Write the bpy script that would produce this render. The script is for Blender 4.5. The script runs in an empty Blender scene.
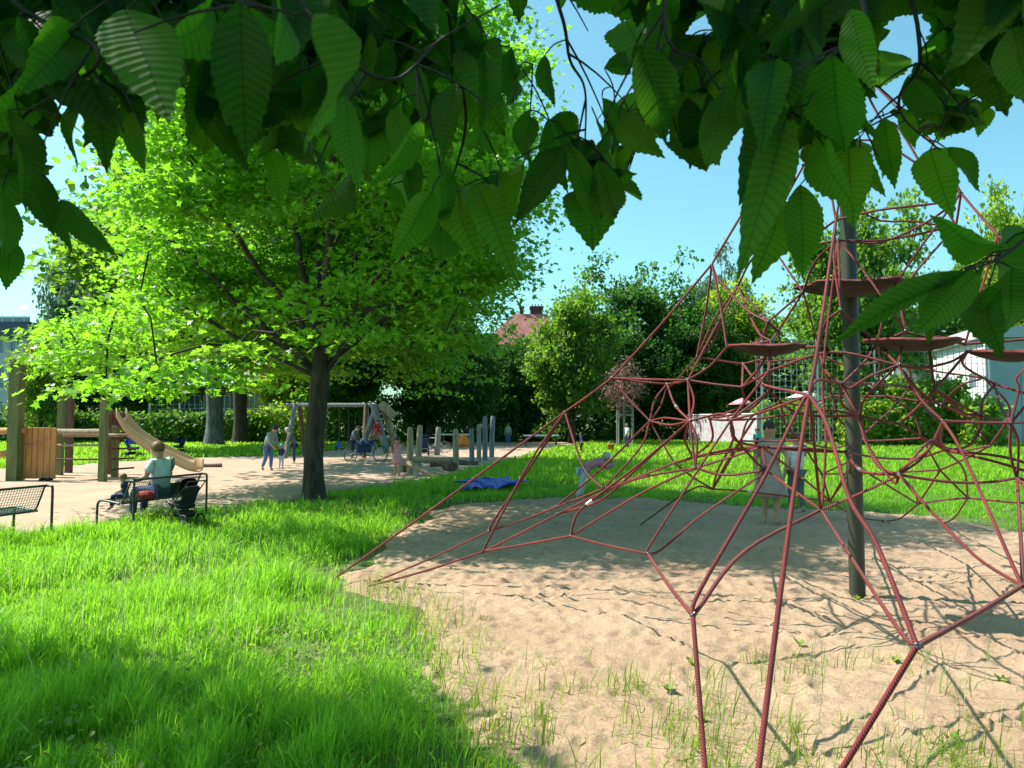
import bpy, math, random
import numpy as np
from mathutils import Vector, Matrix, Quaternion
R = math.radians
rnd = random.Random(7)
rng = np.random.default_rng(11)
scene = bpy.context.scene
COL = scene.collection

# ---------------------------------------------------------------- camera geometry
F_PX = 750.0; CAM_H = 1.7; HOR = 422.0
PITCH = math.atan((HOR-384)/F_PX)
cp, sp = math.cos(PITCH), math.sin(PITCH)
def ray(px, py):
    a = px-512.0; b = 384.0-py
    return np.array([a, F_PX*cp-b*sp, F_PX*sp+b*cp])
def P(px, py, D):
    r = ray(px, py); r = r*(D/r[1]); return (r[0], r[1], r[2]+CAM_H)
def G(px, py, z=0.0):
    r = ray(px, py); r = r*((z-CAM_H)/r[2]); return (r[0], r[1], z)
def GD(px, D, z=0.0):
    return ((px-512.0)/F_PX*D*cp, D, z)
def ZH(py, D): return P(512, py, D)[2]

cam = bpy.data.cameras.new('camera'); cam.sensor_width = 36.0; cam.lens = F_PX/1024*36
cam.clip_start = 0.05; cam.clip_end = 3000
cam.dof.use_dof = True; cam.dof.focus_distance = 9.0; cam.dof.aperture_fstop = 13.0
co = bpy.data.objects.new('camera', cam); COL.objects.link(co)
co.location = (0, 0, CAM_H); co.rotation_euler = (R(90)+PITCH, 0, 0)
scene.camera = co

# ---------------------------------------------------------------- light
SUN_EL = R(54); SUN_DIR = (-0.962, 0.274)
w = bpy.data.worlds.new('World'); scene.world = w; w.use_nodes = True
nt = w.node_tree; nt.nodes.clear()
out = nt.nodes.new('ShaderNodeOutputWorld'); bg = nt.nodes.new('ShaderNodeBackground')
sky = nt.nodes.new('ShaderNodeTexSky'); sky.sky_type = 'NISHITA'; sky.sun_disc = False
sky.sun_elevation = SUN_EL; sky.sun_rotation = math.atan2(SUN_DIR[0], SUN_DIR[1])
sky.air_density = 1.0; sky.dust_density = 1.6; sky.ozone_density = 1.0
mx = nt.nodes.new('ShaderNodeMix'); mx.data_type = 'RGBA'; mx.blend_type = 'MULTIPLY'; mx.inputs[0].default_value = 1.0
mx.inputs[7].default_value = (1.0, 1.68, 1.46, 1)
nt.links.new(sky.outputs[0], mx.inputs[6]); nt.links.new(mx.outputs[2], bg.inputs[0]); bg.inputs[1].default_value = 0.085
nt.links.new(bg.outputs[0], out.inputs[0])
sl = bpy.data.lights.new('sun', 'SUN'); sl.energy = 5.0; sl.angle = R(0.55); sl.color = (1.0, 0.95, 0.86)
so = bpy.data.objects.new('sun', sl); COL.objects.link(so)
sv = Vector((SUN_DIR[0]*math.cos(SUN_EL), SUN_DIR[1]*math.cos(SUN_EL), math.sin(SUN_EL)))
so.rotation_euler = sv.to_track_quat('Z', 'Y').to_euler(); so.location = (-20, 10, 30)
vs = scene.view_settings; vs.view_transform = 'Standard'; vs.look = 'None'; vs.gamma = 1; vs.exposure = 0.92
scene.cycles.max_bounces = 7; scene.cycles.diffuse_bounces = 3; scene.cycles.transmission_bounces = 5
scene.cycles.glossy_bounces = 2; scene.cycles.caustics_reflective = False; scene.cycles.caustics_refractive = False

# ---------------------------------------------------------------- materials
def newmat(name):
    m = bpy.data.materials.new(name); m.use_nodes = True
    n = m.node_tree.nodes; b = n['Principled BSDF']
    return m, n, m.node_tree.links, b
def noise_col(m, c1, c2, scale=5.0, coord='Object', stretch=(1,1,1), detail=5, lo=.35, hi=.65, c3=None):
    n = m.node_tree.nodes; l = m.node_tree.links
    tc = n.new('ShaderNodeTexCoord'); mp = n.new('ShaderNodeMapping'); mp.inputs[3].default_value = stretch
    no = n.new('ShaderNodeTexNoise'); no.inputs['Scale'].default_value = scale; no.inputs['Detail'].default_value = detail
    cr = n.new('ShaderNodeValToRGB'); e = cr.color_ramp.elements
    e[0].position = lo; e[0].color = (*c1, 1); e[1].position = hi; e[1].color = (*c2, 1)
    if c3: x = e.new((lo+hi)/2); x.color = (*c3, 1)
    l.new(tc.outputs[coord], mp.inputs[0]); l.new(mp.outputs[0], no.inputs[0]); l.new(no.outputs[0], cr.inputs[0])
    return cr.outputs[0], no, mp
def mat(name, c1, c2=None, rough=.7, scale=6, metal=0, bump=0.0, stretch=(1,1,1), spec=.4, bscale=None, coord='Object'):
    m, n, l, b = newmat(name); c2 = c2 or tuple(x*.7 for x in c1)
    o, no, mp = noise_col(m, c1, c2, scale, coord, stretch)
    l.new(o, b.inputs['Base Color']); b.inputs['Roughness'].default_value = rough; b.inputs['Metallic'].default_value = metal
    b.inputs['Specular IOR Level'].default_value = spec
    if bump:
        bp = n.new('ShaderNodeBump'); bp.inputs['Strength'].default_value = bump; bp.inputs['Distance'].default_value = .02
        n2 = n.new('ShaderNodeTexNoise'); n2.inputs['Scale'].default_value = bscale or scale*3; n2.inputs['Detail'].default_value = 6
        l.new(mp.outputs[0], n2.inputs[0]); l.new(n2.outputs[0], bp.inputs['Height']); l.new(bp.outputs[0], b.inputs['Normal'])
    return m
def leafmat(name, c1, c2, trans, tmix=.5, rough=.5, spec=.3, scale=1.2, veins=False):
    m, n, l, b = newmat(name)
    outn = n['Material Output']
    geo = n.new('ShaderNodeNewGeometry')
    tc = n.new('ShaderNodeTexCoord'); no = n.new('ShaderNodeTexNoise'); no.inputs['Scale'].default_value = scale; no.inputs['Detail'].default_value = 3
    l.new(tc.outputs['Object'], no.inputs[0])
    ad = n.new('ShaderNodeMath'); ad.operation = 'MULTIPLY_ADD'; ad.inputs[1].default_value = .7
    l.new(geo.outputs['Random Per Island'], ad.inputs[0]); 
    sb = n.new('ShaderNodeMath'); sb.operation = 'MULTIPLY'; sb.inputs[1].default_value = .6
    l.new(no.outputs[0], sb.inputs[0]); l.new(sb.outputs[0], ad.inputs[2])
    cr = n.new('ShaderNodeValToRGB'); e = cr.color_ramp.elements
    e[0].position = .15; e[0].color = (*c1, 1); e[1].position = .95; e[1].color = (*c2, 1)
    l.new(ad.outputs[0], cr.inputs[0])
    ct = n.new('ShaderNodeValToRGB'); e = ct.color_ramp.elements
    e[0].position = .1; e[0].color = tuple(x*(.25 if veins else .72) for x in trans)+(1,); e[1].position = .95; e[1].color = (min(1,trans[0]*1.35), min(1,trans[1]*1.12), trans[2], 1)  # veined near leaves: very dark random tones paint in shade from overlapping leaves
    l.new(ad.outputs[0], ct.inputs[0])
    colo, tro = cr.outputs[0], ct.outputs[0]
    if veins:
        uv = n.new('ShaderNodeUVMap'); sx = n.new('ShaderNodeSeparateXYZ'); l.new(uv.outputs[0], sx.inputs[0])
        ab = n.new('ShaderNodeMath'); ab.operation = 'ABSOLUTE'; l.new(sx.outputs[0], ab.inputs[0])
        ma = n.new('ShaderNodeMath'); ma.operation = 'MULTIPLY_ADD'; ma.inputs[1].default_value = -.42; l.new(ab.outputs[0], ma.inputs[0]); l.new(sx.outputs[1], ma.inputs[2])
        ms = n.new('ShaderNodeMath'); ms.operation = 'MULTIPLY'; ms.inputs[1].default_value = 112; l.new(ma.outputs[0], ms.inputs[0])
        si = n.new('ShaderNodeMath'); si.operation = 'SINE'; l.new(ms.outputs[0], si.inputs[0])
        vr = n.new('ShaderNodeValToRGB'); vr.color_ramp.elements[0].position = .0; vr.color_ramp.elements[0].color = (1,1,1,1); vr.color_ramp.elements[1].position = .95; vr.color_ramp.elements[1].color = (.74,.74,.70,1)
        l.new(si.outputs[0], vr.inputs[0])
        mr = n.new('ShaderNodeMath'); mr.operation = 'LESS_THAN'; mr.inputs[1].default_value = .012; l.new(ab.outputs[0], mr.inputs[0])
        m3 = n.new('ShaderNodeMix'); m3.data_type = 'RGBA'; l.new(mr.outputs[0], m3.inputs[0]); l.new(vr.outputs[0], m3.inputs[6]); m3.inputs[7].default_value = (.5,.55,.4,1)
        m2 = n.new('ShaderNodeMix'); m2.data_type = 'RGBA'; m2.blend_type = 'MULTIPLY'; m2.inputs[0].default_value = 1
        l.new(tro, m2.inputs[6]); l.new(m3.outputs[2], m2.inputs[7]); tro = m2.outputs[2]
        bp = n.new('ShaderNodeBump'); bp.inputs['Strength'].default_value = .35; bp.inputs['Distance'].default_value = .002
        l.new(si.outputs[0], bp.inputs['Height']); l.new(bp.outputs[0], b.inputs['Normal'])
    l.new(colo, b.inputs['Base Color']); b.inputs['Roughness'].default_value = rough; b.inputs['Specular IOR Level'].default_value = spec
    tr = n.new('ShaderNodeBsdfTranslucent'); l.new(tro, tr.inputs[0])
    ms = n.new('ShaderNodeMixShader'); ms.inputs[0].default_value = tmix
    l.new(b.outputs[0], ms.inputs[1]); l.new(tr.outputs[0], ms.inputs[2]); l.new(ms.outputs[0], outn.inputs[0])
    return m
M = {}
M['bark'] = mat('bark', (.085,.06,.045), (.03,.022,.018), .9, 9, bump=.9, stretch=(1,1,.25), bscale=22)
M['bark_grey'] = mat('bark_grey', (.16,.16,.16), (.06,.06,.07), .9, 6, bump=.9, stretch=(1,1,.3), bscale=14)
M['twig'] = mat('twig', (.05,.035,.025), (.02,.015,.01), .8, 20)
M['maple'] = leafmat('maple_leaf', (.035,.11,.012), (.10,.22,.02), (.31,.78,.035), .53, .4, .45)
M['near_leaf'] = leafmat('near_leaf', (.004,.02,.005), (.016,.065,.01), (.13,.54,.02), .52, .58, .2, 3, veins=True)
M['overhead'] = leafmat('overhead_leaf', (.02,.07,.01), (.04,.11,.015), (.2,.5,.03), .45)
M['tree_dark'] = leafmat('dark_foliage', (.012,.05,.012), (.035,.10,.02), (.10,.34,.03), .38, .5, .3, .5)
M['tree_mid'] = leafmat('mid_foliage', (.03,.095,.018), (.07,.16,.025), (.26,.56,.04), .45, .5, .3, .5)
M['tree_lime'] = leafmat('lime_foliage', (.06,.14,.015), (.12,.23,.03), (.45,.72,.05), .5, .5, .3, .5)
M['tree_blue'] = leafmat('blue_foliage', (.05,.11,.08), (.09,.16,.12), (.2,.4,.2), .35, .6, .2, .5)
M['purple'] = leafmat('purple_foliage', (.12,.08,.06), (.22,.16,.13), (.22,.13,.10), .35, .5, .3, 2)
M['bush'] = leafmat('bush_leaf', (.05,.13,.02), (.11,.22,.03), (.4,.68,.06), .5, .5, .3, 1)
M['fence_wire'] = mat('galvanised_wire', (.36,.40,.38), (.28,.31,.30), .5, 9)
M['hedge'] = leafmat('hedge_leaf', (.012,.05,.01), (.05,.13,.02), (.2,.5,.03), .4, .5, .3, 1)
M['grass'] = leafmat('grass_blade', (.055,.165,.016), (.15,.34,.035), (.36,.82,.05), .5, .45, .3, .9)
M['grass_far'] = leafmat('far_grass_blade', (.07,.18,.014), (.14,.31,.03), (.40,.84,.05), .5, .5, .25, .5)
M['weed'] = leafmat('weed_blade', (.09,.17,.02), (.17,.24,.04), (.36,.6,.06), .45, .5, .3, 4)
M['stalk'] = leafmat('seed_stalk', (.28,.36,.15), (.5,.52,.32), (.5,.62,.3), .4, .5, .3, 4)
M['wood'] = mat('weathered_wood', (.40,.32,.22), (.26,.2,.14), .8, 4, bump=.5, stretch=(3,3,.4))
M['wood_grey'] = mat('grey_wood', (.30,.29,.26), (.19,.18,.17), .85, 4, bump=.5, stretch=(3,3,.4))
M['wood_orange'] = mat('orange_wood', (.55,.27,.09), (.40,.18,.06), .7, 4, bump=.4, stretch=(3,3,.4))
M['wood_green'] = mat('green_stained_wood', (.16,.18,.07), (.10,.12,.045), .8, 4, bump=.4, stretch=(3,3,.4))
M['wood_blue'] = mat('blue_grey_wood', (.22,.24,.26), (.13,.145,.16), .85, 4, bump=.4, stretch=(3,3,.4))
M['wood_brown'] = mat('brown_wood', (.13,.08,.05), (.08,.05,.035), .85, 4, bump=.4, stretch=(3,3,.4))
M['slide'] = mat('tan_slide', (.60,.41,.26), (.52,.34,.21), .3, 2)
M['redpaint'] = mat('dark_red_board', (.14,.03,.02), (.09,.02,.015), .7, 4)
M['metal'] = mat('dark_metal', (.045,.06,.055), (.03,.04,.038), .35, 9, metal=.3)
M['mesh_green'] = mat('coated_mesh', (.07,.13,.12), (.05,.10,.09), .35, 9)
M['silver'] = mat('silver_metal', (.62,.62,.64), (.45,.45,.47), .3, 12, metal=.85)
M['steel'] = mat('worn_steel', (.16,.16,.17), (.07,.07,.08), .4, 30, metal=.8)
M['pole'] = mat('pole_metal', (.065,.07,.055), (.035,.04,.032), .5, 3, metal=.25, stretch=(1,1,.3))
M['membrane'] = mat('rubber_membrane', (.05,.036,.03), (.03,.022,.02), .85, 8, bump=.3)
M['black'] = mat('black_fabric', (.014,.016,.02), (.008,.008,.01), .8, 12)
M['navy'] = mat('navy_fabric', (.02,.04,.13), (.012,.025,.08), .7, 12)
M['blue'] = mat('bright_blue_cloth', (.02,.09,.55), (.015,.05,.36), .5, 6)
M['rubber'] = mat('tyre_rubber', (.02,.02,.02), (.012,.012,.012), .7, 8)
M['white'] = mat('white_paint', (.75,.77,.78), (.66,.68,.69), .5, 3)
M['orange'] = mat('orange_plastic', (.75,.22,.02), (.62,.16,.02), .5, 3)
M['red'] = mat('red_cloth', (.5,.03,.03), (.36,.02,.02), .7, 6)
M['pink'] = mat('pink_cloth', (.68,.33,.38), (.55,.26,.32), .8, 9)
M['rose'] = mat('rose_cloth', (.55,.22,.27), (.44,.17,.22), .8, 9)
M['skin'] = mat('skin', (.50,.28,.19), (.44,.24,.16), .55, 6)
M['hair_brown'] = mat('brown_hair', (.10,.05,.025), (.05,.028,.016), .6, 25)
M['hair_red'] = mat('ginger_hair', (.22,.10,.04), (.14,.06,.025), .6, 25)
M['hair_grey'] = mat('grey_hair', (.5,.48,.45), (.36,.35,.33), .6, 25)
M['hair_dark'] = mat('dark_hair', (.022,.017,.014), (.012,.01,.009), .6, 25)
M['greycloth'] = mat('grey_cloth', (.30,.33,.33), (.22,.25,.26), .85, 9)
M['darkgrey'] = mat('dark_grey_cloth', (.12,.14,.15), (.08,.10,.11), .85, 9)
M['lightblue'] = mat('pale_blue_cloth', (.52,.56,.62), (.44,.48,.54), .85, 9)
M['jeans'] = mat('blue_denim', (.10,.17,.36), (.07,.12,.27), .85, 14)
M['paletrouser'] = mat('pale_trousers', (.50,.53,.62), (.40,.43,.52), .85, 9)
M['taupe'] = mat('taupe_linen', (.38,.30,.26), (.29,.23,.20), .85, 5)
M['whitecloth'] = mat('white_cloth', (.72,.70,.70), (.6,.58,.58), .85, 6)
M['teal'] = mat('teal_cloth', (.05,.40,.42), (.04,.3,.32), .8, 6)
M['roof'] = mat('red_roof_tiles', (.42,.16,.15), (.31,.11,.10), .85, 1.2, bump=.4)
M['chimney'] = mat('dark_red_brick', (.13,.045,.055), (.09,.03,.04), .9, 2)
M['facade'] = mat('rose_brick_facade', (.32,.16,.13), (.24,.12,.10), .9, 1.5)
M['slate'] = mat('slate_cladding', (.07,.09,.13), (.05,.065,.10), .6, 1)
M['concrete'] = mat('pale_concrete', (.52,.52,.50), (.42,.42,.41), .85, .6)
M['glass'] = mat('window_glass', (.16,.24,.30), (.10,.16,.20), .12, .5, spec=.8)
M['garage'] = mat('teal_grey_panel', (.34,.44,.45), (.28,.37,.39), .6, .5)
M['render'] = mat('white_render', (.78,.78,.78), (.68,.68,.69), .85, .5)
M['timberwall'] = mat('brown_timber_wall', (.17,.13,.10), (.11,.085,.07), .85, 1)
def rope_mat():
    m, n, l, b = newmat('red_rope')
    uv = n.new('ShaderNodeUVMap'); sx = n.new('ShaderNodeSeparateXYZ'); l.new(uv.outputs[0], sx.inputs[0])
    a = n.new('ShaderNodeMath'); a.operation = 'MULTIPLY_ADD'; a.inputs[1].default_value = 420; l.new(sx.outputs[1], a.inputs[0])
    c = n.new('ShaderNodeMath'); c.operation = 'MULTIPLY'; c.inputs[1].default_value = 6*math.pi; l.new(sx.outputs[0], c.inputs[0]); l.new(c.outputs[0], a.inputs[2])
    s = n.new('ShaderNodeMath'); s.operation = 'SINE'; l.new(a.outputs[0], s.inputs[0])
    o, no, mp = noise_col(m, (.26,.034,.03), (.12,.02,.02), 3.0, 'Object', (1,1,1), 6, .3, .7)
    cr = n.new('ShaderNodeValToRGB'); cr.color_ramp.elements[0].color = (.5,.46,.46,1); cr.color_ramp.elements[0].position = .0; cr.color_ramp.elements[1].position = .5; cr.color_ramp.elements[1].color = (1.15,1.1,1.1,1)
    mm = n.new('ShaderNodeMapRange'); mm.inputs[1].default_value = -1; l.new(s.outputs[0], mm.inputs[0]); l.new(mm.outputs[0], cr.inputs[0])
    m2 = n.new('ShaderNodeMix'); m2.data_type = 'RGBA'; m2.blend_type = 'MULTIPLY'; m2.inputs[0].default_value = 1
    l.new(o, m2.inputs[6]); l.new(cr.outputs[0], m2.inputs[7]); l.new(m2.outputs[2], b.inputs['Base Color'])
    bp = n.new('ShaderNodeBump'); bp.inputs['Strength'].default_value = .8; bp.inputs['Distance'].default_value = .004; l.new(s.outputs[0], bp.inputs['Height']); l.new(bp.outputs[0], b.inputs['Normal'])
    b.inputs['Roughness'].default_value = .55; b.inputs['Specular IOR Level'].default_value = .4
    return m
M['rope'] = rope_mat()
def sand_mat(name, c1, c2, c3):
    m, n, l, b = newmat(name)
    tc = n.new('ShaderNodeTexCoord')
    o, no, mp = noise_col(m, c1, c2, .9, 'Object', (1,1,1), 8, .3, .72, c3)
    n2 = n.new('ShaderNodeTexNoise'); n2.inputs['Scale'].default_value = 60; n2.inputs['Detail'].default_value = 8; l.new(tc.outputs['Object'], n2.inputs[0])
    cr = n.new('ShaderNodeValToRGB'); cr.color_ramp.elements[0].position = .3; cr.color_ramp.elements[0].color = (.72,.70,.68,1); cr.color_ramp.elements[1].position = .6; cr.color_ramp.elements[1].color = (1.05,1.05,1.05,1); l.new(n2.outputs[0], cr.inputs[0])
    m2 = n.new('ShaderNodeMix'); m2.data_type = 'RGBA'; m2.blend_type = 'MULTIPLY'; m2.inputs[0].default_value = 1
    l.new(o, m2.inputs[6]); l.new(cr.outputs[0], m2.inputs[7]); l.new(m2.outputs[2], b.inputs['Base Color'])
    n3 = n.new('ShaderNodeTexNoise'); n3.inputs['Scale'].default_value = 14; n3.inputs['Detail'].default_value = 10; n3.inputs['Roughness'].default_value = .65; l.new(tc.outputs['Object'], n3.inputs[0])
    bp = n.new('ShaderNodeBump'); bp.inputs['Strength'].default_value = .75; bp.inputs['Distance'].default_value = .03; l.new(n3.outputs[0], bp.inputs['Height']); l.new(bp.outputs[0], b.inputs['Normal'])
    b.inputs['Roughness'].default_value = .95; b.inputs['Specular IOR Level'].default_value = .15
    return m
M['sand'] = sand_mat('pit_sand', (.325,.215,.14), (.425,.295,.20), (.37,.255,.17))
M['path'] = sand_mat('path_sand', (.38,.27,.195), (.48,.355,.265), (.43,.31,.23))
M['soil'] = mat('lawn_soil', (.07,.12,.025), (.10,.11,.05), .95, 2.0, bump=.5, spec=.1)

# ---------------------------------------------------------------- mesh helpers
def rawmesh(name, V, faces_flat, loop_tot, m, parent=None, uv=None, smooth=False, link=True):
    me = bpy.data.meshes.new(name)
    V = np.asarray(V, dtype=np.float32); n = len(V)
    me.vertices.add(n); me.vertices.foreach_set('co', V.ravel())
    faces_flat = np.asarray(faces_flat, dtype=np.int32); loop_tot = np.asarray(loop_tot, dtype=np.int32)
    me.loops.add(len(faces_flat)); me.loops.foreach_set('vertex_index', faces_flat)
    me.polygons.add(len(loop_tot)); st = np.zeros(len(loop_tot), np.int32); st[1:] = np.cumsum(loop_tot)[:-1]
    me.polygons.foreach_set('loop_start', st); me.polygons.foreach_set('loop_total', loop_tot)
    if smooth: me.polygons.foreach_set('use_smooth', np.ones(len(loop_tot), bool))
    if uv is not None:
        ul = me.uv_layers.new(name='UVMap'); ul.data.foreach_set('uv', np.asarray(uv, np.float32)[faces_flat].ravel())
    me.update(calc_edges=True); me.validate()
    if m: me.materials.append(m)
    o = bpy.data.objects.new(name, me); COL.objects.link(o)
    if parent: o.parent = parent
    return o
class MB:
    """collects boxes, tubes and prisms, then links them as one mesh object"""
    def __init__(s): s.v = []; s.f = []; s.uv = []; s.sm = []
    def add(s, vs, fs, uvs=None, smooth=False):
        k = len(s.v); s.v += [tuple(x) for x in vs]; s.uv += list(uvs) if uvs else [(0,0)]*len(vs)
        for f in fs: s.f.append([i+k for i in f]); s.sm.append(smooth)
        return s
    def box(s, c, size, rot=None, bev=.0):
        x, y, z = [q/2 for q in size]; q = rot or Matrix.Identity(3)
        b = min(bev, x*.8, y*.8, z*.8)
        if b <= 0:
            vs = [Vector((i*x, j*y, k*z)) for k in (-1,1) for j in (-1,1) for i in (-1,1)]
            fs = [(0,2,3,1),(4,5,7,6),(0,1,5,4),(2,6,7,3),(0,4,6,2),(1,3,7,5)]
        else:
            vs = []; idx = {}
            for sx_ in (-1,1):
                for sy_ in (-1,1):
                    for sz_ in (-1,1):
                        for ax in range(3):
                            p = [sx_*(x-b), sy_*(y-b), sz_*(z-b)]; p[ax] = (sx_*x, sy_*y, sz_*z)[ax]
                            idx[(sx_,sy_,sz_,ax)] = len(vs); vs.append(Vector(p))
            fs = []
            for ax in range(3):
                o1, o2 = [a for a in range(3) if a != ax]
                for sg in (-1,1):
                    def key(a, c_):
                        t = [0,0,0]; t[ax] = sg; t[o1] = a; t[o2] = c_; return idx[(t[0],t[1],t[2],ax)]
                    q4 = [key(-1,-1), key(1,-1), key(1,1), key(-1,1)]
                    fs.append(q4)
            for ax in range(3):
                o1, o2 = [a for a in range(3) if a != ax]
                for a in (-1,1):
                    for c_ in (-1,1):
                        t0 = [0,0,0]; t0[o1] = a; t0[o2] = c_
                        t1 = list(t0); t0[ax] = -1; t1[ax] = 1
                        fs.append([idx[(*t0,o1)], idx[(*t1,o1)], idx[(*t1,o2)], idx[(*t0,o2)]])
            for sx_ in (-1,1):
                for sy_ in (-1,1):
                    for sz_ in (-1,1): fs.append([idx[(sx_,sy_,sz_,a)] for a in range(3)])
        c = Vector(c); return s.add([q @ v + c for v in vs], fs)
    def tube(s, pts, r, n=8, closed_ends=True, uvscale=1.0):
        pts = [Vector(p) for p in pts]; m = len(pts)
        rs = r if isinstance(r, (list, tuple)) else [r]*m
        vs = []; uvs = []; L = 0; prev = None
        for i, p in enumerate(pts):
            t = (pts[min(i+1,m-1)]-pts[max(i-1,0)])
            t = t.normalized() if t.length > 1e-9 else Vector((0,0,1))
            if prev is None:
                a = Vector((0,0,1)) if abs(t.z) < .9 else Vector((1,0,0)); nx = t.cross(a).normalized()
            else:
                nx = (prev-t*prev.dot(t)); nx = nx.normalized() if nx.length > 1e-6 else t.cross(Vector((0,1,0))).normalized()
            prev = nx; ny = t.cross(nx)
            if i: L += (pts[i]-pts[i-1]).length
            for k in range(n+1):
                a = 2*math.pi*k/n; vs.append(p+(nx*math.cos(a)+ny*math.sin(a))*rs[i]); uvs.append((k/n, L*uvscale))
        fs = []
        for i in range(m-1):
            for k in range(n):
                a = i*(n+1)+k; fs.append((a, a+1, a+n+2, a+n+1))
        s.add(vs, fs, uvs, True)
        if closed_ends:
            for i, rev in ((0, True), (m-1, False)):
                ring = vs[i*(n+1):i*(n+1)+n]; f = list(range(n)); s.add(ring, [f[::-1] if rev else f])
        return s
    def lathe(s, prof, c=(0,0,0), n=16, rot=None, sc=(1,1), wob=None):
        vs = []; c = Vector(c); q = rot or Matrix.Identity(3)
        for j, (r, z) in enumerate(prof):
            for k in range(n):
                a = 2*math.pi*k/n; rr = r*(1+(wob(a, j) if wob else 0)); vs.append(q @ Vector((rr*math.cos(a)*sc[0], rr*math.sin(a)*sc[1], z))+c)
        fs = [(j*n+k, j*n+(k+1)%n, (j+1)*n+(k+1)%n, (j+1)*n+k) for j in range(len(prof)-1) for k in range(n)]
        return s.add(vs, fs, None, True)
    def build(s, name, m, parent=None, loc=None):
        o = rawmesh(name, s.v, [i for f in s.f for i in f], [len(f) for f in s.f], m, parent, s.uv)
        o.data.polygons.foreach_set('use_smooth', np.array(s.sm, bool)) if len(o.data.polygons) == len(s.sm) else None
        if loc is not None: o.location = loc
        return o
def tag(o, label=None, cat=None, group=None, kind=None):
    if label: o['label'] = label
    if cat: o['category'] = cat
    if group: o['group'] = group
    if kind: o['kind'] = kind
    return o
def thing(name, loc, rz, label, cat, group=None):
    o = bpy.data.objects.new(name, None); COL.objects.link(o); o.location = loc; o.rotation_euler = (0,0,rz); o.empty_display_size = .2
    return tag(o, label, cat, group)
def copy_tree(o, parent=None):
    c = o.copy(); COL.objects.link(c); c.parent = parent
    for ch in list(o.children):
        copy_tree(ch, c)
    return c
def catmull(pts, k=5):
    pts = [np.array(p, float) for p in pts]
    if len(pts) < 3: return [tuple(pts[0]+(pts[-1]-pts[0])*i/3) for i in range(4)]
    q = [2*pts[0]-pts[1]]+pts+[2*pts[-1]-pts[-2]]; o = []
    for i in range(1, len(q)-2):
        for j in range(k):
            t = j/k; a, b, c, d = q[i-1], q[i], q[i+1], q[i+2]
            o.append(tuple(.5*((2*b)+(c-a)*t+(2*a-5*b+4*c-d)*t*t+(3*b-a-3*c+d)*t**3)))
    o.append(tuple(pts[-1])); return o
def in_poly(x, y, poly):
    x = np.asarray(x); y = np.asarray(y); ins = np.zeros(x.shape, bool); n = len(poly)
    for i in range(n):
        x1, y1 = poly[i][:2]; x2, y2 = poly[(i+1)%n][:2]
        c = ((y1 > y) != (y2 > y)) & (x < (x2-x1)*(y-y1)/((y2-y1) if y2 != y1 else 1e-9)+x1); ins ^= c
    return ins
def dist_poly(x, y, poly):
    d = np.full(x.shape, 1e9); n = len(poly)
    for i in range(n):
        ax, ay = poly[i][:2]; bx, by = poly[(i+1)%n][:2]; dx, dy = bx-ax, by-ay
        t = np.clip(((x-ax)*dx+(y-ay)*dy)/(dx*dx+dy*dy+1e-12), 0, 1); d = np.minimum(d, np.hypot(x-ax-t*dx, y-ay-t*dy))
    return d
def vnoise(x, y, sc, seed=0):
    r = np.random.default_rng(seed); T = r.random((64,64)); X = x*sc; Y = y*sc
    xi = np.floor(X).astype(int); yi = np.floor(Y).astype(int); fx = X-xi; fy = Y-yi; fx = fx*fx*(3-2*fx); fy = fy*fy*(3-2*fy)
    g = lambda a, b: T[a%64, b%64]
    return (g(xi,yi)*(1-fx)+g(xi+1,yi)*fx)*(1-fy)+(g(xi,yi+1)*(1-fx)+g(xi+1,yi+1)*fx)*fy
def scatter(name, tmplV, tmplF, pos, Xa, Ya, Za, size, m, parent=None, uvT=None, smooth=False):
    """many copies of a small template (leaf) at pos with axes Xa,Ya,Za"""
    T = np.asarray(tmplV, float); n = len(pos); k = len(T)
    size = np.asarray(size).reshape(-1,1,1)
    V = pos[:,None,:]+size*(T[None,:,0:1]*Xa[:,None,:]+T[None,:,1:2]*Ya[:,None,:]+T[None,:,2:3]*Za[:,None,:])
    lt = np.array([len(f) for f in tmplF]); ff = np.array([i for f in tmplF for i in f])
    F = (ff[None,:]+(np.arange(n)*k)[:,None]).ravel(); LT = np.tile(lt, n)
    uv = np.tile(np.asarray(uvT, float), (n,1)) if uvT is not None else None
    return rawmesh(name, V.reshape(-1,3), F, LT, m, parent, uv, smooth)
def norm(a): return a/np.maximum(np.linalg.norm(a, axis=-1, keepdims=True), 1e-9)
def frames(normal, rg):
    n = norm(normal); r = rg.normal(size=n.shape); x = norm(r-n*np.sum(r*n, -1, keepdims=True)); y = np.cross(n, x); return x, y, n
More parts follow.
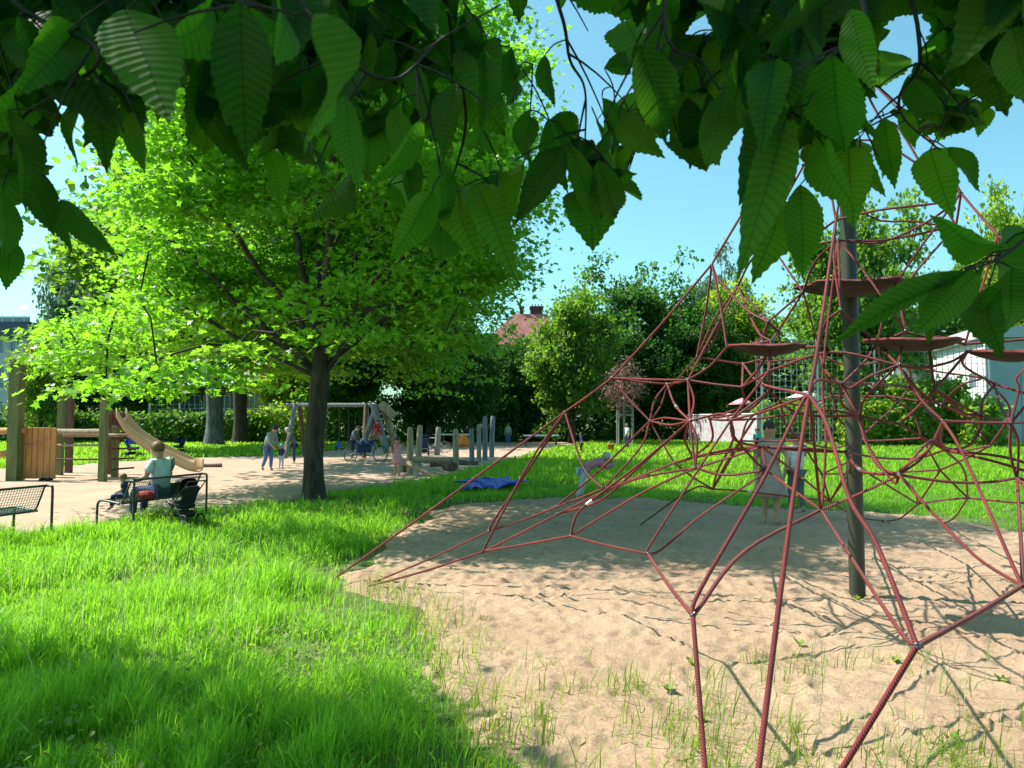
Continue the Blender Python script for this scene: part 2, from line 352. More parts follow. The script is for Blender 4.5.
# ---------------------------------------------------------------- ground
PIT = [G(*p)[:2] for p in [(330,578),(372,560),(400,532),(425,512),(470,503),(560,499),(640,500),(750,508),(860,512),(940,519),(1024,533)]]
PIT += [(9.5,11.0),(10.5,6.5),(9.0,2.5),(4,1.8),(0.5,2.0),(-.05,3.0)]+[G(*p)[:2] for p in [(470,768),(452,715),(428,670),(408,632),(385,605),(345,592)]]
PATH = [G(*p)[:2] for p in [(-260,545),(-60,540),(40,534),(84,530),(150,516),(225,508),(300,500),(345,490),(420,482),(470,472),(520,458),(560,447),(600,441.5),(618,440.5),(600,438.5),(520,441),(440,442),(400,446),(345,448),(290,456),(200,458),(110,462),(40,468),(-100,472),(-300,480)]]
def sheet(name, poly, zc, m, step, relief, ext=None, jit=.18):
    xs = [p[0] for p in poly]; ys = [p[1] for p in poly]
    x0, x1, y0, y1 = min(xs)-.3, max(xs)+.3, min(ys)-.3, max(ys)+.3
    nx = int((x1-x0)/step)+1; ny = int((y1-y0)/step)+1
    X, Y = np.meshgrid(np.linspace(x0,x1,nx), np.linspace(y0,y1,ny)); 
    d = dist_poly(X, Y, poly); ins = in_poly(X, Y, poly); sd = np.where(ins, d, -d)+(vnoise(X,Y,1.9,3)-.5)*jit*2.4+(vnoise(X,Y,5,4)-.5)*jit*.7
    Z = relief(X, Y)+zc
    k = np.clip((sd+.16)/.55, 0, 1); k = k*k*(3-2*k); Z = Z*k-.05*(1-k)
    keep = sd > -.28
    V = np.stack([X,Y,Z], -1).reshape(-1,3); idx = np.arange(nx*ny).reshape(ny,nx)
    q = np.stack([idx[:-1,:-1], idx[:-1,1:], idx[1:,1:], idx[1:,:-1]], -1)
    kk = keep[:-1,:-1]|keep[1:,1:]|keep[1:,:-1]|keep[:-1,1:]; q = q[kk].reshape(-1,4)
    used = np.unique(q); mp = -np.ones(nx*ny, int); mp[used] = np.arange(len(used))
    o = rawmesh(name, V[used], mp[q].ravel(), np.full(len(q),4), m, None, None, True); o['kind'] = 'structure'
    return o
def relief_pit(X, Y):
    Z = (vnoise(X,Y,1.1,5)-.5)*.05+(vnoise(X,Y,3.3,6)-.5)*.022+(vnoise(X,Y,9,7)-.5)*.012
    rg = np.random.default_rng(5); x0, y0 = X[0,0], Y[0,0]; dx = X[0,1]-X[0,0]; dy = Y[1,0]-Y[0,0]
    for _ in range(9000):
        cx = rg.uniform(X.min(), X.max()); cy = rg.uniform(Y.min(), Y.max()); a = rg.uniform(0, math.pi)
        rl = rg.uniform(.045,.12); rw = rl*rg.uniform(.4,.7); dep = rg.uniform(.010,.028)
        R_ = rl*2; i0, i1 = int((cx-R_-x0)/dx), int((cx+R_-x0)/dx)+1; j0, j1 = int((cy-R_-y0)/dy), int((cy+R_-y0)/dy)+1
        i0 = max(i0,0); j0 = max(j0,0); sx_ = X[j0:j1,i0:i1]-cx; sy_ = Y[j0:j1,i0:i1]-cy
        u = (sx_*math.cos(a)+sy_*math.sin(a))/rl; v = (-sx_*math.sin(a)+sy_*math.cos(a))/rw; q = u*u+v*v
        Z[j0:j1,i0:i1] += -dep*np.exp(-q*1.6)+dep*.55*np.exp(-(np.sqrt(q)-1.35)**2*7)
    return Z
def relief_path(X, Y):
    return (vnoise(X,Y,.8,8)-.5)*.03+(vnoise(X,Y,3,9)-.5)*.02+(vnoise(X,Y,7,10)-.5)*.012
pit = sheet('sandpit', PIT, .05, M['sand'], .032, relief_pit)
path = sheet('path', PATH, .03, M['path'], .12, relief_path, jit=.3)
gm = MB(); gs = 1500
gm.add([(-gs,-60,0),(gs,-60,0),(gs,gs,0),(-gs,gs,0)], [(0,1,2,3)]); g = gm.build('ground', M['soil']); g['kind'] = 'structure'

# ---------------------------------------------------------------- grass
def blades(name, xy, h, wd, m, lean=.35, seed=1, bias=(.12,-.05), label=None):
    rg = np.random.default_rng(seed); n = len(xy)
    a = rg.uniform(0, 2*math.pi, n); wx, wy = np.cos(a)*wd, np.sin(a)*wd
    la = rg.uniform(0, 2*math.pi, n); ll = np.abs(rg.normal(0, lean, n)); lx = np.cos(la)*ll+bias[0]; ly = np.sin(la)*ll+bias[1]
    V = np.zeros((n,7,3)); x, y = xy[:,0], xy[:,1]
    for k, (t, wf) in enumerate(((0,.8),(.45,1),(.8,.6))):
        z = h*t*(1-.15*ll*t); off = h*t*t
        V[:,2*k,0] = x-wx*wf+lx*off; V[:,2*k,1] = y-wy*wf+ly*off; V[:,2*k,2] = z-.01
        V[:,2*k+1,0] = x+wx*wf+lx*off; V[:,2*k+1,1] = y+wy*wf+ly*off; V[:,2*k+1,2] = z-.01
    V[:,6,0] = x+lx*h*1.15; V[:,6,1] = y+ly*h*1.15; V[:,6,2] = h*(1-.25*ll)
    F = np.array([0,1,3,2, 2,3,5,4, 4,5,6]); LT = np.array([4,4,3])
    o = rawmesh(name, V.reshape(-1,3), (F[None]+(np.arange(n)*7)[:,None]).ravel(), np.tile(LT,n), m, None, None, True)
    o['kind'] = 'stuff'; return o
def sample(n, x0, x1, y0, y1, seed, fov=True):
    rg = np.random.default_rng(seed); x = rg.uniform(x0,x1,n); y = rg.uniform(y0,y1,n)
    if fov:
        k = (np.abs(x) < .72*y+.6); x, y = x[k], y[k]
    return x, y
def off_sand(x, y, margin=0.0):
    j = (vnoise(x,y,1.9,3)-.5)*.43+(vnoise(x,y,5,4)-.5)*.126
    sp_ = np.where(in_poly(x,y,PIT), 1, -1)*dist_poly(x,y,PIT)+j
    sq = np.where(in_poly(x,y,PATH), 1, -1)*dist_poly(x,y,PATH)+j*1.6
    return (sp_ < margin-.02) & (sq < margin-.02), sp_, sq
XY = []; H = []; W = []
for (y0, y1, dens, hh, ww, sd) in ((2.6,5,5200,.22,.0026,1),(5,8,2900,.22,.0034,2),(8,12.5,1300,.20,.005,3),(12.5,20,480,.17,.008,4)):
    area = (y1-y0)*(1.44*y1+1.2); x, y = sample(int(area*dens), -.72*y1-.6, .72*y1+.6, y0, y1, sd)
    ok, sp_, sq = off_sand(x, y, .26); x, y, sp_, sq = x[ok], y[ok], sp_[ok], sq[ok]
    near_edge = np.clip((.24-np.maximum(sp_, sq))/(.45+1.1*vnoise(x,y,1.4,77)), 0, 1)
    k = rng.random(len(x)) < (.02+.98*near_edge**1.5); x, y, near_edge = x[k], y[k], near_edge[k]
    # bare worn ground under the maple
    bare = np.exp(-(((x+4.0)/2.6)**2+((y-16.0)/1.1)**2)); k = rng.random(len(x)) > bare*.85; x, y, near_edge = x[k], y[k], near_edge[k]
    pn = vnoise(x,y,1.3,21)*.5+vnoise(x,y,5.5,22)*.5
    h = hh*(.08+2.3*pn**2)*(1+.35*(vnoise(x,y,14,24)-.5))*rng.uniform(.6,1.25,len(x))*(.45+.55*near_edge)
    h *= np.where(x > .5, .62, 1.0)
    XY.append(np.stack([x,y],-1)); H.append(h); W.append(np.full(len(x), ww)*rng.uniform(.7,1.4,len(x)))
blades('grass', np.concatenate(XY), np.concatenate(H), np.concatenate(W), M['grass'], .5, 3)
XY = []; H = []; W = []
for (y0, y1, dens, hh, ww, sd) in ((20,32,110,.2,.016,5),(32,66,34,.24,.035,6)):
    area = (y1-y0)*(1.44*y1); x, y = sample(int(area*dens), -.72*y1, .72*y1, y0, y1, sd)
    ok, sp_, sq = off_sand(x, y, 0); x, y = x[ok], y[ok]
    XY.append(np.stack([x,y],-1)); pn = vnoise(x,y,.6,23); H.append(hh*(.4+.9*pn)*rng.uniform(.6,1.2,len(x))); W.append(np.full(len(x), ww))
blades('lawn_grass', np.concatenate(XY), np.concatenate(H), np.concatenate(W), M['grass_far'], .4, 4)
# sparse weeds growing on the sand, thicker towards the camera
x, y = sample(160000, -1.5, 6, 2.5, 8.6, 9); ins = in_poly(x,y,PIT)
d = dist_poly(x,y,PIT)
nz = vnoise(x,y,1.9,31)*.5+vnoise(x,y,6,32)*.5; nd = np.clip((5.6-y)/2.0, 0, 1)
pr = np.clip(nz-.60+.36*nd**2, 0, 1)*1.9*np.where(y < 5.4, 1, .0)
pr = np.maximum(pr, np.clip(.75-d, 0, 1)**1.5*1.3*nz)
k = ins & (rng.random(len(x)) < pr*.5); x, y = x[k], y[k]
blades('weeds', np.stack([x,y],-1), (.05+.17*rng.random(len(x))**1.6)+.04, .0018+.0022*rng.random(len(x)), M['weed'], .5, 8)
# pale seed stalks in the long grass and at the bottom edge
x, y = sample(3000, -9, 5, 2.7, 9.5, 12); ok, s1, s2 = off_sand(x,y,.0)
low = in_poly(x,y,PIT) & (y < 4.9) & (rng.random(len(x)) < .45)
k = (ok & (x < 1.5) & (vnoise(x,y,.9,40) > .42)) | low; x, y = x[k], y[k]
blades('seed_stalks', np.stack([x,y],-1), rng.uniform(.24,.48,len(x)), np.full(len(x),.0016)*(1+y*.12), M['stalk'], .16, 9)
x, y = sample(9000, -6, 1.5, 2.8, 9, 55); ok, s1, s2 = off_sand(x, y, 0); k = ok & (vnoise(x,y,1.1,56) > .55); x, y = x[k], y[k]; n_ = len(x); rg0 = np.random.default_rng(57)
a = rg0.uniform(0,6.28,n_); Y_ = norm(np.stack([np.cos(a),np.sin(a),rg0.uniform(.1,.9,n_)],-1)); X_ = norm(np.cross(Y_,np.tile([0,0,1.],(n_,1)))); Z_ = np.cross(X_,Y_)
o = scatter('clover', [(0,0,0),(.35,.3,.12),(.3,.75,.1),(0,1,.05),(-.3,.75,.1),(-.35,.3,.12)], [(0,1,2,3),(0,3,4,5)], np.stack([x,y,rg0.uniform(.05,.17,n_)],-1), X_, Y_, Z_, rg0.uniform(.02,.05,n_), M['weed']); o['kind'] = 'stuff'
# broad leaf seedlings on the sand
sv_, sf_ = [(0,0,0),(.35,.3,.12),(0,1,.2),(-.35,.3,.12)], [(0,1,2,3)]
for q_, (px, py) in enumerate(((540,571),(452,571),(800,645),(693,665),(668,691),(857,600),(895,662),(1003,683),(700,722),(950,740))):
    c = np.array(G(px,py,.045)); n_ = 9; a = rng.uniform(0,6.28,n_); Y_ = np.stack([np.cos(a),np.sin(a),np.full(n_,.7)],-1); Z_ = np.tile([0,0,1.],(n_,1)); X_ = norm(np.cross(Y_,Z_))
    o = scatter('seedling', sv_, sf_, np.tile(c,(n_,1)), X_, norm(Y_), Z_, rng.uniform(.035,.075,n_), M['weed'])
    tag(o, ['tiny green seedling near the shadow edge on the sand','tiny green seedling beside the left rope anchors','small green seedling right of the nearest node of rope','tiny seedling among the sand humps left of the thick rope','small two leafed weed at the lower middle of the sand','tiny sprig in front of the foot of the steel pole','short sprig just left of the nearest rope knot','broad green sprig at the right edge of the sand','low weed between the two lowest ropes','leafy weed in the grass at the bottom right corner'][q_], 'seedling', 'seedlings growing on the sand')

# ---------------------------------------------------------------- trees
MAPLE_T = [(0,0,0),(.12,.05,.0),(.5,-.05,.05),(.3,.22,0),(.62,.45,.02),(.25,.5,0),(0,1,-.06),(-.25,.5,0),(-.62,.45,.02),(-.3,.22,0),(-.5,-.05,.05),(-.12,.05,0)]
MAPLE_F = [(0,1,2,3),(0,3,4,5),(0,5,6,7),(0,7,8,9),(0,9,10,11)]
OVAL_T = [(0,0,0),(.34,.35,.08),(.2,.8,.04),(0,1,0),(-.2,.8,.04),(-.34,.35,.08)]
OVAL_F = [(0,1,2,3),(0,3,4,5)]
CLUMP_T = [(0,0,0),(.45,.2,.1),(.25,.5,0),(.4,.85,.1),(0,1,-.05),(-.3,.75,.05),(-.5,.3,-.1)]
CLUMP_F = [(0,1,2),(0,2,3,4),(0,4,5,6)]
def skeleton(base, th, C, Rd, nt_, tr, seed, shell=.4, cut=None, step=.45, rtip=.008, pull=.35, lean=(0,0), flare=0.0, extra=None, scaf=None, lump=1.0):
    rg = np.random.default_rng(seed)
    base = np.array(base, float); C = np.array(C, float); Rd = np.array(Rd, float)
    nodes = [base]; par = [-1]; plen = [0.0]; ns = max(3, int(th/step))
    for i in range(1, ns+1):
        t = i/ns; p = base+np.array([lean[0]*t*t*th, lean[1]*t*t*th, th*t])+np.array([math.sin(t*5+seed), math.cos(t*4+seed), 0])*.04*min(th,3)*t
        nodes.append(p); par.append(i-1); plen.append(plen[-1]+.0)
    if scaf:
        for (az, el, L, s0) in scaf:
            k0 = max(1, int(ns*s0)); p = nodes[k0]; last = k0; n_ = int(L/step); ca, sa = math.cos(R(az)), math.sin(R(az)); e = R(el)
            for j in range(1, n_+1):
                e2 = e+R(18)*math.sin(j/n_*3.0)*(1 if el < 45 else -.4); p = p+step*np.array([math.cos(e2)*ca, math.cos(e2)*sa, math.sin(e2)])+rg.normal(size=3)*.05
                nodes.append(p); par.append(last); plen.append(plen[last]+step*.3); last = len(par)-1
    T = []
    while len(T) < nt_:
        v = rg.normal(size=3); v /= np.linalg.norm(v); r = (shell**3+(1-shell**3)*rg.random())**(1/3)
        dn = 1+flare*max(0,-v[2]); bump_ = 1+lump*(.16*math.sin(v[0]*5+seed)*math.cos(v[2]*6+seed*2)+.10*math.sin(v[1]*9+v[0]*7))
        p = C+v*Rd*r*bump_*np.array([dn,dn,1])
        if p[2] < base[2]+.3 or (cut and not cut(p)): continue
        T.append(p)
    if extra is not None: T += list(extra)
    T = np.array(T); top = nodes[ns]; T = T[np.argsort(np.linalg.norm(T-top, axis=1))]
    fork = max(1, int(ns*.55)); tips = []
    N = np.array(nodes)
    for t in T:
        A = N[fork:]; d = np.linalg.norm(A-t, axis=1)+pull*np.array(plen[fork:])+.9*np.maximum(0, A[:,2]-t[2])
        i = fork+int(np.argmin(d)); s = N[i]; L = np.linalg.norm(t-s); k = max(1, int(L/step)); last = i
        new = []
        for j in range(1, k+1):
            f = j/k; p = s+(t-s)*f; p = p+np.array([0,0,1])*math.sin(f*math.pi)*.10*L+rg.normal(size=3)*.05*min(L,1.2)*(f < 1)
            new.append(p); par.append(last); plen.append(plen[last]+L/k); last = len(par)-1
        N = np.vstack([N, new]); tips.append(last)
    par = np.array(par); cnt = np.zeros(len(N)); cnt[tips] = 1
    for i in range(len(N)-1, 0, -1): cnt[par[i]] += cnt[i]
    rad = np.maximum(rtip, tr*(cnt/cnt[0])**.5); rad[:2] *= (1.35, 1.08)
    return N, par, rad, tips, rg
def wood_mesh(name, N, par, rad, m, parent, sides=6, rmin=0.0):
    idx = [i for i in range(1, len(N)) if rad[i] >= rmin]; idx = np.array(idx)
    A = N[par[idx]]; B = N[idx]; ra = np.minimum(rad[par[idx]], rad[idx]*1.7); rb = rad[idx]
    tr_ = par[idx] <= 1; ra = np.where(tr_ | (idx < 4), rad[par[idx]], ra)
    t = norm(B-A); a = np.where(np.abs(t[:,2:3]) < .9, np.array([[0,0,1.]]), np.array([[1.,0,0]])); X = norm(np.cross(t,a)); Y = np.cross(t,X)
    ang = np.arange(sides)*2*math.pi/sides; cs = np.cos(ang)[None,:,None]; sn = np.sin(ang)[None,:,None]
    ring = X[:,None]*cs+Y[:,None]*sn
    V = np.concatenate([A[:,None]+ring*ra[:,None,None], (B+t*rb[:,None]*.3)[:,None]+ring*rb[:,None,None]], 1).reshape(-1,3)
    f = np.array([[k, (k+1)%sides, sides+(k+1)%sides, sides+k] for k in range(sides)]).ravel()
    n = len(idx); F = (f[None]+(np.arange(n)*2*sides)[:,None]).ravel()
    return rawmesh(name, V, F, np.full(n*sides,4), m, parent, None, True)
def leaves(name, N, par, tips, rg, per, size, spread, T, F, m, parent, flat=.35, upn=1.2, back=2):
    P0 = []
    tips = np.array(tips)
    for b in range(back):
        P0.append(N[tips]); tips = np.where(par[tips] > 3, par[tips], tips)
    P0 = np.concatenate(P0); per = max(1, int(per/back)); pos = np.repeat(P0, per, 0); n = len(pos)
    off = rg.normal(size=(n,3))*np.array([spread,spread,spread*flat]); rr = np.linalg.norm(off[:,:2],axis=1); pos = pos+off; pos[:,2] -= rr*.18
    nr = rg.normal(size=(n,3))*.75+np.array([0,0,upn]); x, y, z = frames(nr, rg)
    out = norm(off*np.array([1,1,.3])+rg.normal(size=(n,3))*.15); y = norm(out-z*np.sum(out*z,-1,keepdims=True)); x = np.cross(y,z)
    return scatter(name, T, F, pos, x, y, z, size*rg.uniform(.6,1.25,n), m, parent)
def make_tree(name, label, group, base, th, C, Rd, nt_, tr, seed, lm, per, size, spread, T=CLUMP_T, F=CLUMP_F, bark='bark', **kw):
    fl = kw.pop('flat', .5); rmin = kw.pop('rmin', .0); sides = kw.pop('sides', 6); upn = kw.pop('upn', 1.0)
    root = thing(name, base, 0, label, 'tree', group)
    b0 = np.zeros(3); C = np.array(C)-np.array(base)
    N, par, rad, tips, rg = skeleton(b0, th, C, Rd, nt_, tr, seed, **kw)
    wood_mesh('trunk', N, par, rad, M[bark], root, sides, rmin)
    leaves('crown', N, par, tips, rg, per, size, spread, T, F, M[lm], root, fl, upn)
    return root
mb = G(314, 499)
def maple_cut(p):
    x, y, z = p; r = math.hypot(x, y)
    wy = mb[1]+y; ppx = 512+(mb[0]+x)/wy*F_PX; ppy = HOR-(z-CAM_H)/wy*F_PX
    if ppx < np.interp(ppy, [100,180,260,300,325,420], [135,125,112,105,58,50]) or ppx > np.interp(ppy, [100,200,240,300,420], [520,540,538,482,488]): return False
    if y < -6.0-.12*(z-2) or (y < -3.5 and x < -3 and z < 4.5): return False
    if z < 2.15+1.5*math.exp(-r*r/9)+(.4 if x > 0 else 0): return False
    if x > 3.9+.45*max(0, z-4) or (z > 4.3 and x < -6.6+.25*(z-4.3)): return False
    if y < .5 and -3.2 < x < 3.0 and z < 7.6 and r < 5.2: return rnd.random() < .04
    return True
maple = make_tree('maple_tree', 'big sunlit maple with spreading crown and bare dark trunk beside the sandy path', None, mb, 3.6,
    (mb[0]-.6, mb[1]-.9, 6.9), (5.8,6.3,5.2), 860, .215, 4, 'maple', 215, .115, .46, MAPLE_T, MAPLE_F, 'bark', shell=.5, flat=.12, sides=8, rtip=.013,
    cut=maple_cut, upn=1.35, flare=.32, pull=.25,
    scaf=[(200,28,5.5,.75),(165,45,5,.85),(100,68,6,.9),(75,80,7,1),(140,75,6.5,.95),(20,52,5,.8),(-15,38,4.5,.85),(230,50,5,.9),(285,62,4.5,.95),(180,12,4.5,.8),(50,66,6,1),(330,28,4,.9)])
# root flare
# background trees: px centre, depth, top y px, crown half width px, crown bottom py, material, label
BT = [
 (572,60,285,48,405,'tree_mid','leafy green tree right of the red roofed house'),
 (636,76,268,58,400,'tree_dark','tallest dark tree behind the young staked tree'),
 (700,72,300,45,405,'tree_dark','dark tree just left of the lime green tree'),
 (600,70,320,60,420,'tree_dark','low dark tree behind the wooden posts'),
 (738,76,292,52,425,'tree_lime','lime green round tree behind the graffiti wall'),
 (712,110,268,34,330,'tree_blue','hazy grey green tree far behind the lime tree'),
 (858,56,203,66,420,'tree_mid','tall bright tree behind the steel pole'),
 (800,74,330,55,425,'tree_mid','medium green tree between pole and graffiti wall'),
 (1015,70,208,52,350,'tree_lime','light green tree rising behind the white building'),
 (925,75,290,50,400,'tree_dark','dark tree behind the tall mesh fence'),
 (508,66,334,34,425,'tree_dark','dark tree directly below the red tiled roof'),
 (470,56,322,34,415,'tree_dark','dark tree left of the red roof'),
 (430,60,300,55,415,'tree_dark','deep green tree behind the climbing beams'),
 (350,62,290,60,410,'tree_mid','green tree behind the wooden swings'),
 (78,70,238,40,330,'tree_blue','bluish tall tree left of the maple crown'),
 (130,72,300,60,410,'tree_mid','tree behind the curved slide'),
 (40,58,345,26,425,'bush','slender pale tree beside the modern building'),
 (1070,66,260,60,400,'tree_mid','tree at the right edge of the photo'),
 (300,75,320,60,410,'tree_lime','yellow green tree seen under the maple boughs'),
 (530,70,360,45,425,'tree_dark','low dark tree in front of the red roofed house'),
 (655,74,340,60,425,'tree_dark','dark tree behind the stakes of the young tree'),
]
protos = {}
for i, (px, D, ty, hw, by, lm, lab) in enumerate(BT):
    x, y, _ = GD(px, D); zt = ZH(ty, D); zb = max(.6, ZH(by, D)); rw = hw/F_PX*D
    key = (lm, i % 2)
    if key not in protos:
        t = make_tree('background_tree', lab, 'trees around the playground', (x,y,0), 3.0, (x,y,6.0), (3.8,3.8,4.4), 190, .3, 20+i, lm, 125, .23, .40, shell=.45, flat=.6, lump=1.9, sides=5, rmin=.02, step=.9, rtip=.012, upn=.7)
        protos[key] = t
    else:
        t = copy_tree(protos[key]); t.location = (x,y,0); t['label'] = lab; t.rotation_euler = (0,0,rnd.uniform(0,6))
    # prototype spans z 1.4..10.6, half width 4
    sz = zt/10.0; t.scale = (rw/4.1, rw/4.1*rnd.uniform(.85,1.1), sz)
# thick trunked trees left of the maple and slim trunks behind the swings
for (px, py, wpx, ty, bark, lab) in ((214,446,16,405,'bark_grey','thick grey blue trunked tree in front of the hedge'),(240,444,13,400,'bark','dark trunked tree right of the grey trunk at the hedge'),
        (349,440,9,395,'bark_grey','grey trunked tree behind the swing beam'),(337,441,7,395,'bark','thin dark trunked tree behind the swing posts'),(358,442,6,400,'bark','slim trunked tree just left of the swing leg'),(316,455,9,400,'bark','tall tree hidden mostly behind the maple trunk')):
    x, y, _ = G(px, py); r = wpx/F_PX*y/2
    make_tree('big_trunk_tree', lab, 'trees with bare trunks before the hedge', (x,y,0), 6.0, (x+2,y-9,10.5), (6.5,7.5,5), 280, r, int(px), 'tree_mid' if px < 300 else 'tree_dark', 44, .36, .55, bark=bark, shell=.5, flat=.6, sides=9, rmin=.03, step=.9, upn=.7)
# shrubs and hedges : leaves filling a rounded box
def leafbox(name, label, cat, group, c, size, n, lsize, lm, seed, rnd_=.3, stems=True, kind=None):
    rg = np.random.default_rng(seed); root = thing(name, c, 0, label, cat, group)
    u = rg.uniform(-1,1,(n,3)); ax = rg.integers(0,3,n); q = rg.random(n) < .72
    for a in range(3):
        k = q & (ax == a); u[k,a] = np.sign(u[k,a])*rg.uniform(.78,1.02,k.sum())
    u[:,2] = np.where(u[:,2] < -.98, -.9, u[:,2])
    s = np.array(size)/2; pos = u*s; L = np.linalg.norm(u, axis=1, keepdims=True); pos = pos*(1-rnd_+rnd_/np.maximum(L,.6))
    pos += rg.normal(size=(n,3))*lsize*.8; pos[:,2] += (vnoise(pos[:,0]+50, pos[:,1]+50, .9, seed)-.5)*size[2]*.22*(u[:,2] > 0); pos[:,2] += s[2]; pos[:,2] = np.maximum(pos[:,2], .05)
    x, y, z = frames(rg.normal(size=(n,3))+norm(u)*.9+np.array([0,0,.5]), rg)
    scatter('foliage', CLUMP_T, CLUMP_F, pos, x, y, z, lsize*rg.uniform(.6,1.3,n), M[lm], root)
    return root
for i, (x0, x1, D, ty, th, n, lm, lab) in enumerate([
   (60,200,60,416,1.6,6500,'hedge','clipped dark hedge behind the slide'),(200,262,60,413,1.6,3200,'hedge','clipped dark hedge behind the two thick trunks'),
   (262,320,60,409,1.8,3000,'bush','hedge left of the maple trunk with sunlight put into its yellow green leaf colour'),(320,420,63,410,2,3600,'hedge','hedge behind the cargo bike and swings'),  # yellow green stretch: sunlight on the hedge is put into the leaf colour
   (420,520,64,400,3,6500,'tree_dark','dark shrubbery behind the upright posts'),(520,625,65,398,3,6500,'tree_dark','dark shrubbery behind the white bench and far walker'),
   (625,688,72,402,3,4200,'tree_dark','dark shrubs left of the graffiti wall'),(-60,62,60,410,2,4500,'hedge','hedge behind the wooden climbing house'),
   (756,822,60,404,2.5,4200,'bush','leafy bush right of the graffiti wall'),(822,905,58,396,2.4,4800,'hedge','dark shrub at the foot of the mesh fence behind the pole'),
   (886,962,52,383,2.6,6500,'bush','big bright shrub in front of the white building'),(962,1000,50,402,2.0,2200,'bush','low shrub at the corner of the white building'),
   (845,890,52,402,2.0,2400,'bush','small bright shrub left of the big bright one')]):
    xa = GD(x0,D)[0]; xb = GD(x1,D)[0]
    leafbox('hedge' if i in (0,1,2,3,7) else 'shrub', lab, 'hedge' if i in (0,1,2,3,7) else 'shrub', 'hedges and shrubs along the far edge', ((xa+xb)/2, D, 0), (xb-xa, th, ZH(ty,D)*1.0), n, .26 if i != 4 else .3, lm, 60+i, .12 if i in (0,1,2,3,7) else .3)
leafbox('shrub', 'low dark green weeds growing against the bench back', 'shrub', 'hedges and shrubs along the far edge', G(165,524), (.9,.25,.20), 420, .05, 'bush', 91)
# young staked tree
D = 1275/24.0; x, y, _ = GD(625, D); k = F_PX/D
yt = thing('young_tree', (x,y,0), 0, 'young tree with reddish brown leaves tied between pale stakes', 'tree')
N, par, rad, tips, rg = skeleton(np.zeros(3), ZH(408,D), np.array([0,0,ZH(385,D)]), (1.3,1.3,1.9), 70, .06, 3, step=.5)
wood_mesh('trunk', N, par, rad, M['bark_grey'], yt, 6); leaves('crown', N, par, tips, rg, 22, .17, .28, CLUMP_T, CLUMP_F, M['purple'], yt, .8, .4)
for sx_, sy_ in ((-.5,-.4),(.5,-.4),(-.15,-.5),(.55,.4),(-.5,.4)):
    MB().tube([(sx_,sy_,-.05),(sx_*.98,sy_,ZH(402,D))], .07, 7).build('stake', M['wood_grey'], yt)
for z in (ZH(406,D), ZH(415,D)):
    for yy in (-.45,.45): MB().box((0,yy,z),(1.1,.05,.12)).build('crossbar', M['wood_grey'], yt)
# ---------------------------------------------------------------- rope pyramid
K = 1.06
nodes = {
'A1':(331,581,0),'A1b':(369,586,0),'A1c':(372,583,0),
'a':(565,412,7.7),'b':(612,378,7.55),'c':(712,264,7.35),'T':(848,52,7.24),
'e1':(485,551,7.35),'e2':(489,531,7.7),'g1':(556,507,7.6),'g2':(558,514,7.2),'h':(604,488,7.2),'f1':(571,536,6.5),
'p1':(648,554,5.35),'p2':(693,616,3.9),'p3':(821,510,5.4),'A2a':(711,845,0),'A2b':(747,860,0),'A2c':(778,872,0),
'q3':(917,646,3.05),'q2':(1022,586,4.1),'q1':(918,504,8.9),
'n2':(738,286,7.6),'n3':(727,347,6.9),'n4':(697,357,7.5),'n5':(768,322,6.9),'n6':(778,331,7.0),'n8':(803,292,7.0),
'n9':(771,341,6.6),'n10':(743,364,7.6),'n11':(769,371,6.3),'n12':(688,380,6.9),'n13':(805,347,6.6),'n14':(819,346,6.4),
'n16':(667,384,7.6),'n17':(650,421,7.3),'n18':(690,421,6.5),'n19':(731,420,6.1),'n20':(742,387,6.7),'n21':(769,391,6.6),
'n22':(674,463,7.2),'n23':(695,468,6.2),'n24':(693,457,6.9),'n25':(762,447,6.4),'n26':(713,489,8.6),'n27':(754,419,6.6),
'n28':(710,419,6.8),'n29':(809,395,4.95),'n31':(766,470,6.1),
'm1':(900,424,6.0),'m2':(842,384,5.9),'m3':(898,365,5.9),'m4':(910,387,7.4),'m5':(935,389,5.9),'m6':(943,421,5.5),'m7':(981,416,6.2),
'm8':(1011,423,5.6),'m9':(945,450,6.2),'m10':(899,475,5.4),'m11':(1017,478,5.7),'m12':(860,416,6.2),'m13':(995,384,6.6),'m14':(968,498,8.7),'m15':(908,459,7.9),'m16':(845,452,6.4),
'r2':(905,332,6.2),'r3':(877,343,6.5),'r4':(967,352,6.1),'r6':(965,344,6.3),'r8':(841,310,6.2),
't1':(961,193,6.7),'t2':(998,235,6.3),'t3':(956,226,6.8),'u1':(768,240,7.3),'u2':(804,165,7.3),'v1':(836,220,6.7),'v2':(838,240,6.7),
'k1':(830,501,9.2),'k0':(886,521,0),'k2':(944,523,0),
'y1':(800,440,8.3),'y2':(862,441,8.6),'y3':(922,438,8.5),'y4':(781,402,8.1),'y5':(832,396,8.6),'y6':(886,396,8.5),'y7':(941,404,8.2),'y8':(990,446,8.2),'y9':(758,362,8.2),'y10':(822,356,8.4),'y11':(881,361,8.4),'y12':(984,378,8.0),'y13':(741,441,8.4),'y14':(822,474,8.8),'y15':(940,470,8.8),
'x1':(1085,332,6.0),'x2':(1110,415,5.7),'x3':(1120,505,5.2),'x4':(1150,560,4.4),'x5':(1210,640,0),'x6':(1090,560,3.6),'x7':(1235,700,0),'w1':(640,525,0),'w2':(624,514,0),'w3':(1190,560,0)}
def NP(n):
    if isinstance(n, str): x, y, D = nodes[n]
    else: x, y, D = n
    return np.array(G(x, y, .045)) if D == 0 else np.array(P(x, y, D))
